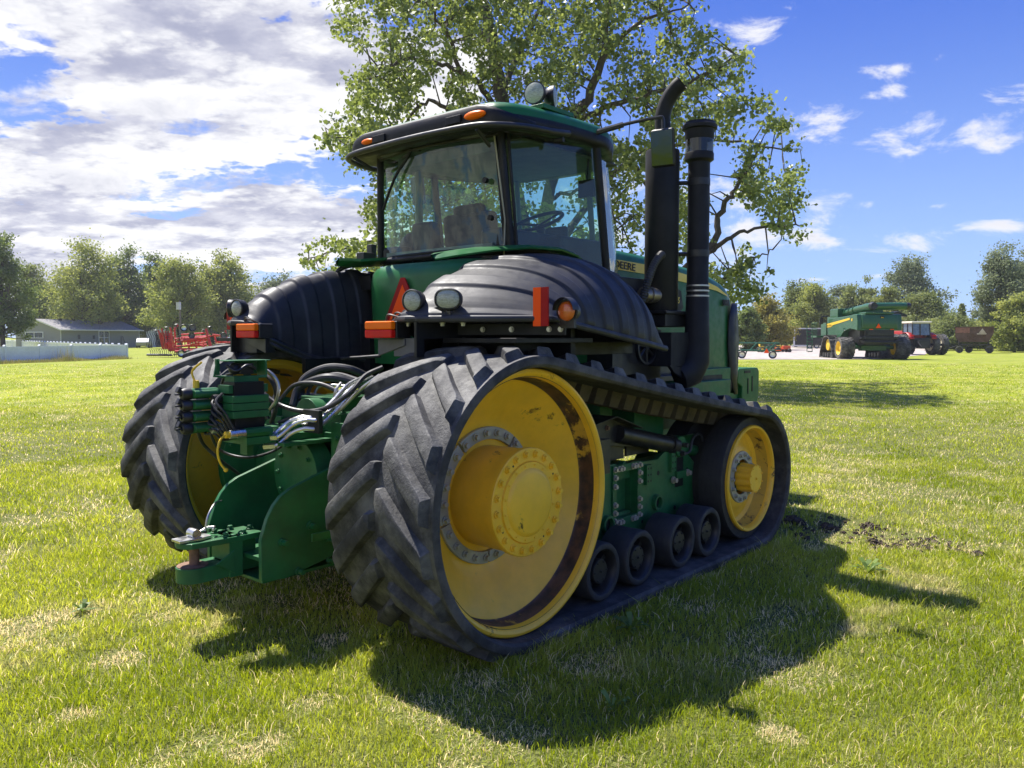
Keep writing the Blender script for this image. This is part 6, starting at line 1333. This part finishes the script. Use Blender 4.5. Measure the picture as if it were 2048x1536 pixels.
# black enclosed trailer
ET = thing('enclosed_trailer', 'black enclosed cargo trailer with pale front corner behind the combine ladder', 'trailer', gr(1600, 112), yto(1600) - math.pi / 2 - .12); b = B(); b.bb(-.5, 4.2, -1.1, 1.1, .45, 2.75); obj('body', b, BLK, ET, bevel=.04); b = B(); b.bb(-.72, -.5, -1.12, 1.12, .45, 2.8); b.bb(-.6, 4.22, -1.13, -1.1, 2.66, 2.8); b.bb(-.9, 1, -1.14, -1.1, .3, .5); obj('white_corner', b, mat('pale_panel', (.55, .57, .6), .5), ET)
for x in (1.4, 2.3): b = B(); wheel(b, (x, -1.0, .36), .36, .22, 'y', 16, False); obj('wheel', b, [BLK, CHR], ET)
# stacked pallets crates and small mowers
CRT = mat('weathered_pallet', (.34, .30, .25), .85, var=.25)
for k, (px, w, h, m_, lab) in enumerate(((1508, 1.5, 1.55, CRT, 'weathered wooden crate at the left of the stored crates'), (1527, 1.2, 1.4, mat('tan_board', (.50, .42, .28), .7), 'tan slatted crate in the middle of the stored crates'), (1545, 1.3, 1.1, mat('yellow_board', (.62, .42, .08), .6), 'yellow slatted crate at the right of the stored crates'))):
    cr = thing('crate', lab, 'crate', gr(px, 108), yto(px) - math.pi / 2, 'crates stored by the far trees'); b = B()
    for i in range(7): b.bb(-w / 2 + i * w / 7, -w / 2 + i * w / 7 + w / 9, -.5, -.45, .05, h)
    b.bb(-w / 2, w / 2, -.42, .5, .05, h - .03); b.bb(-w / 2 - .03, w / 2 + .03, -.53, .53, h, h + .05); b.bb(-w / 2, w / 2, -.53, -.5, h * .5, h * .5 + .08); obj('slatted_box', b, m_, cr)
def mower(px, d, m_, m2, lab):
    t = thing('lawn_mower', lab, 'mower', gr(px, d), yto(px) - R(70), 'riding mowers lined up on the gravel'); b = B(); b.box((.55, 0, .5), (.8, .55, .35)); b.box((-.1, 0, .35), (.7, .7, .12)); b.box((-.35, 0, .42), (.5, .9, .12)); obj('body', b, m_, t, bevel=.05); b = B(); b.box((-.35, 0, .60), (.4, .4, .12)); b.box((-.55, 0, .82), (.1, .4, .35)); obj('seat', b, m2, t, bevel=.03); b = B(); b.tube([(.1, 0, .6), (-.02, 0, .85)], .025); b.lathe([(.15, 0), (.17, .01), (.15, .02)], (-.02, 0, .85), 'z', 16); obj('steering_wheel', b, BLK, t)
    for x, r in ((.75, .2), (-.45, .27)):
        for y in (-.45, .45): b = B(); wheel(b, (x, y, r), r, .2, 'y', 14, False); obj('wheel', b, [BLK, m2], t)
mower(1530, 84, FGREEN, YF, 'small green riding mower with yellow seat left of the orange mower'); mower(1549, 86, YF, BLK, 'small yellow riding mower between the green and orange mowers'); mower(1562, 84, mat('orange_red', (.6, .09, .02), .4), BLK, 'small orange riding mower next to the enclosed trailer')

# ================================================================ soil clods and weeds near the tractor
SOIL = mat('dark_soil', (.055, .038, .026), .95, var=.4, scale=20, bump=.8, bscale=30)
CL = [(1588, 1042, .085, 'largest dark soil clod, tight against the front of the near track'), (1655, 1052, .06, 'dark round soil clod just outside the shadow of the near track'), (1738, 1048, .05, 'small dark soil clod at the far side of the churned strip'),
      (1745, 1082, .05, 'dark soil clod in the middle of the churned strip'), (1955, 1106, .045, 'lone dark soil clod at the right end of the churned strip'), (1600, 1070, .05, 'dark soil clod in the shadow at the near edge of the churned strip')]
crumbs = [(px + random.gauss(0, 26), py + random.gauss(0, 9), random.uniform(.008, .026)) for px, py in ((1590, 1052), (1650, 1055), (1720, 1062), (1760, 1085), (1800, 1088), (1840, 1092), (1900, 1096)) for _ in range(26)]
def lump(b, px, py, r):
    p = on('z', 0.0, px, py); rows = []
    for j in range(9):
        t = math.pi * j / 8; rows.append([tuple(Vector((p.x, p.y, r * .25)) + Vector((math.sin(t) * math.cos(a), math.sin(t) * math.sin(a), math.cos(t) * .6)) * r * random.uniform(.62, 1.25)) for a in np.linspace(0, 2 * math.pi, 15)[:-1]])
    b.grid(rows, None, True)
for px, py, r, lab in CL:
    b = B(); lump(b, px, py + 6, r); lump(b, px + 14, py + 8, r * .6); tag(obj('soil_clod', b, SOIL, smooth=0), lab, 'soil clod', 'soil clods in the churned strip')
b = B()
for q in crumbs: lump(b, *q)
tag(obj('loose_soil', b, SOIL, smooth=0), 'loose crumbs of dark soil scattered over the churned grass', kind='stuff')
WLEAF = leafy('weed_leaf', [(.10, .17, .03), (.20, .29, .06)], .35, .5)
for i, (px, py, n, s, lab) in enumerate(((1262, 1262, 13, .15, 'broad leaved weed rosette against the bottom run of the near track'), (1735, 1146, 12, .13, 'broad leaved weed in the tip of the exhaust shadow'), (1225, 1420, 9, .10, 'low weed in the tractor shadow near the bottom edge'), (900, 1245, 7, .08, 'small weed rosette by the near drive wheel'), (165, 1225, 16, .08, 'broad leaved weed in the sunny lawn at lower left'), (560, 1160, 6, .08, 'small bright weed below the hitch plate'))):
    p = on('z', 0.0, px, py); V = []; tn = []
    for k in range(n):
        a = random.uniform(0, 6.28); L = s * random.uniform(.6, 1.2); w = L * .13; e = random.uniform(.25, 1.0); d = Vector((math.cos(a), math.sin(a), 0)); sd_ = Vector((-math.sin(a), math.cos(a), 0)); q0 = p
        prof = [(0, .15, 0), (.35, .8, .7), (.7, 1.0, 1.0), (1.0, .1, .85)]; pts = [p + d * (L * t * math.cos(e * t)) + Vector((0, 0, L * h_ * e * .7 + .005)) for t, _, h_ in prof]
        for (i0, i1) in ((0, 1), (1, 2), (2, 3)):
            V += [pts[i0] - sd_ * w * prof[i0][1], pts[i0] + sd_ * w * prof[i0][1], pts[i1] + sd_ * w * prof[i1][1], pts[i1] - sd_ * w * prof[i1][1]]; tn.append(random.random())
    me = np_mesh('weed', np.array([tuple(v) for v in V]), 4, WLEAF, np.repeat(tn, 4), np.arange(len(V))); o = bpy.data.objects.new('weed', me); SC.collection.objects.link(o); tag(o, lab, 'weed', 'weeds in the lawn')
# ---- the air between here and the far trees
b = B(); b.bb(-60, 360, -300, 360, -1.0, 40)
hz_ = bpy.data.materials.new('haze_air'); hz_.use_nodes = True; T = NT(hz_.node_tree); o_ = T.n('ShaderNodeOutputMaterial'); pv = T.n('ShaderNodeVolumePrincipled')
pv.inputs['Color'].default_value = (.93, .96, 1.0, 1); pv.inputs['Density'].default_value = .0003; pv.inputs['Anisotropy'].default_value = .25; T.l(pv.outputs[0], o_.inputs['Volume'])
hb_ = obj('haze', b, hz_, smooth=0); tag(hb_, 'thin summer haze in the air over the field', kind='stuff')
print('objects', len(SC.objects))
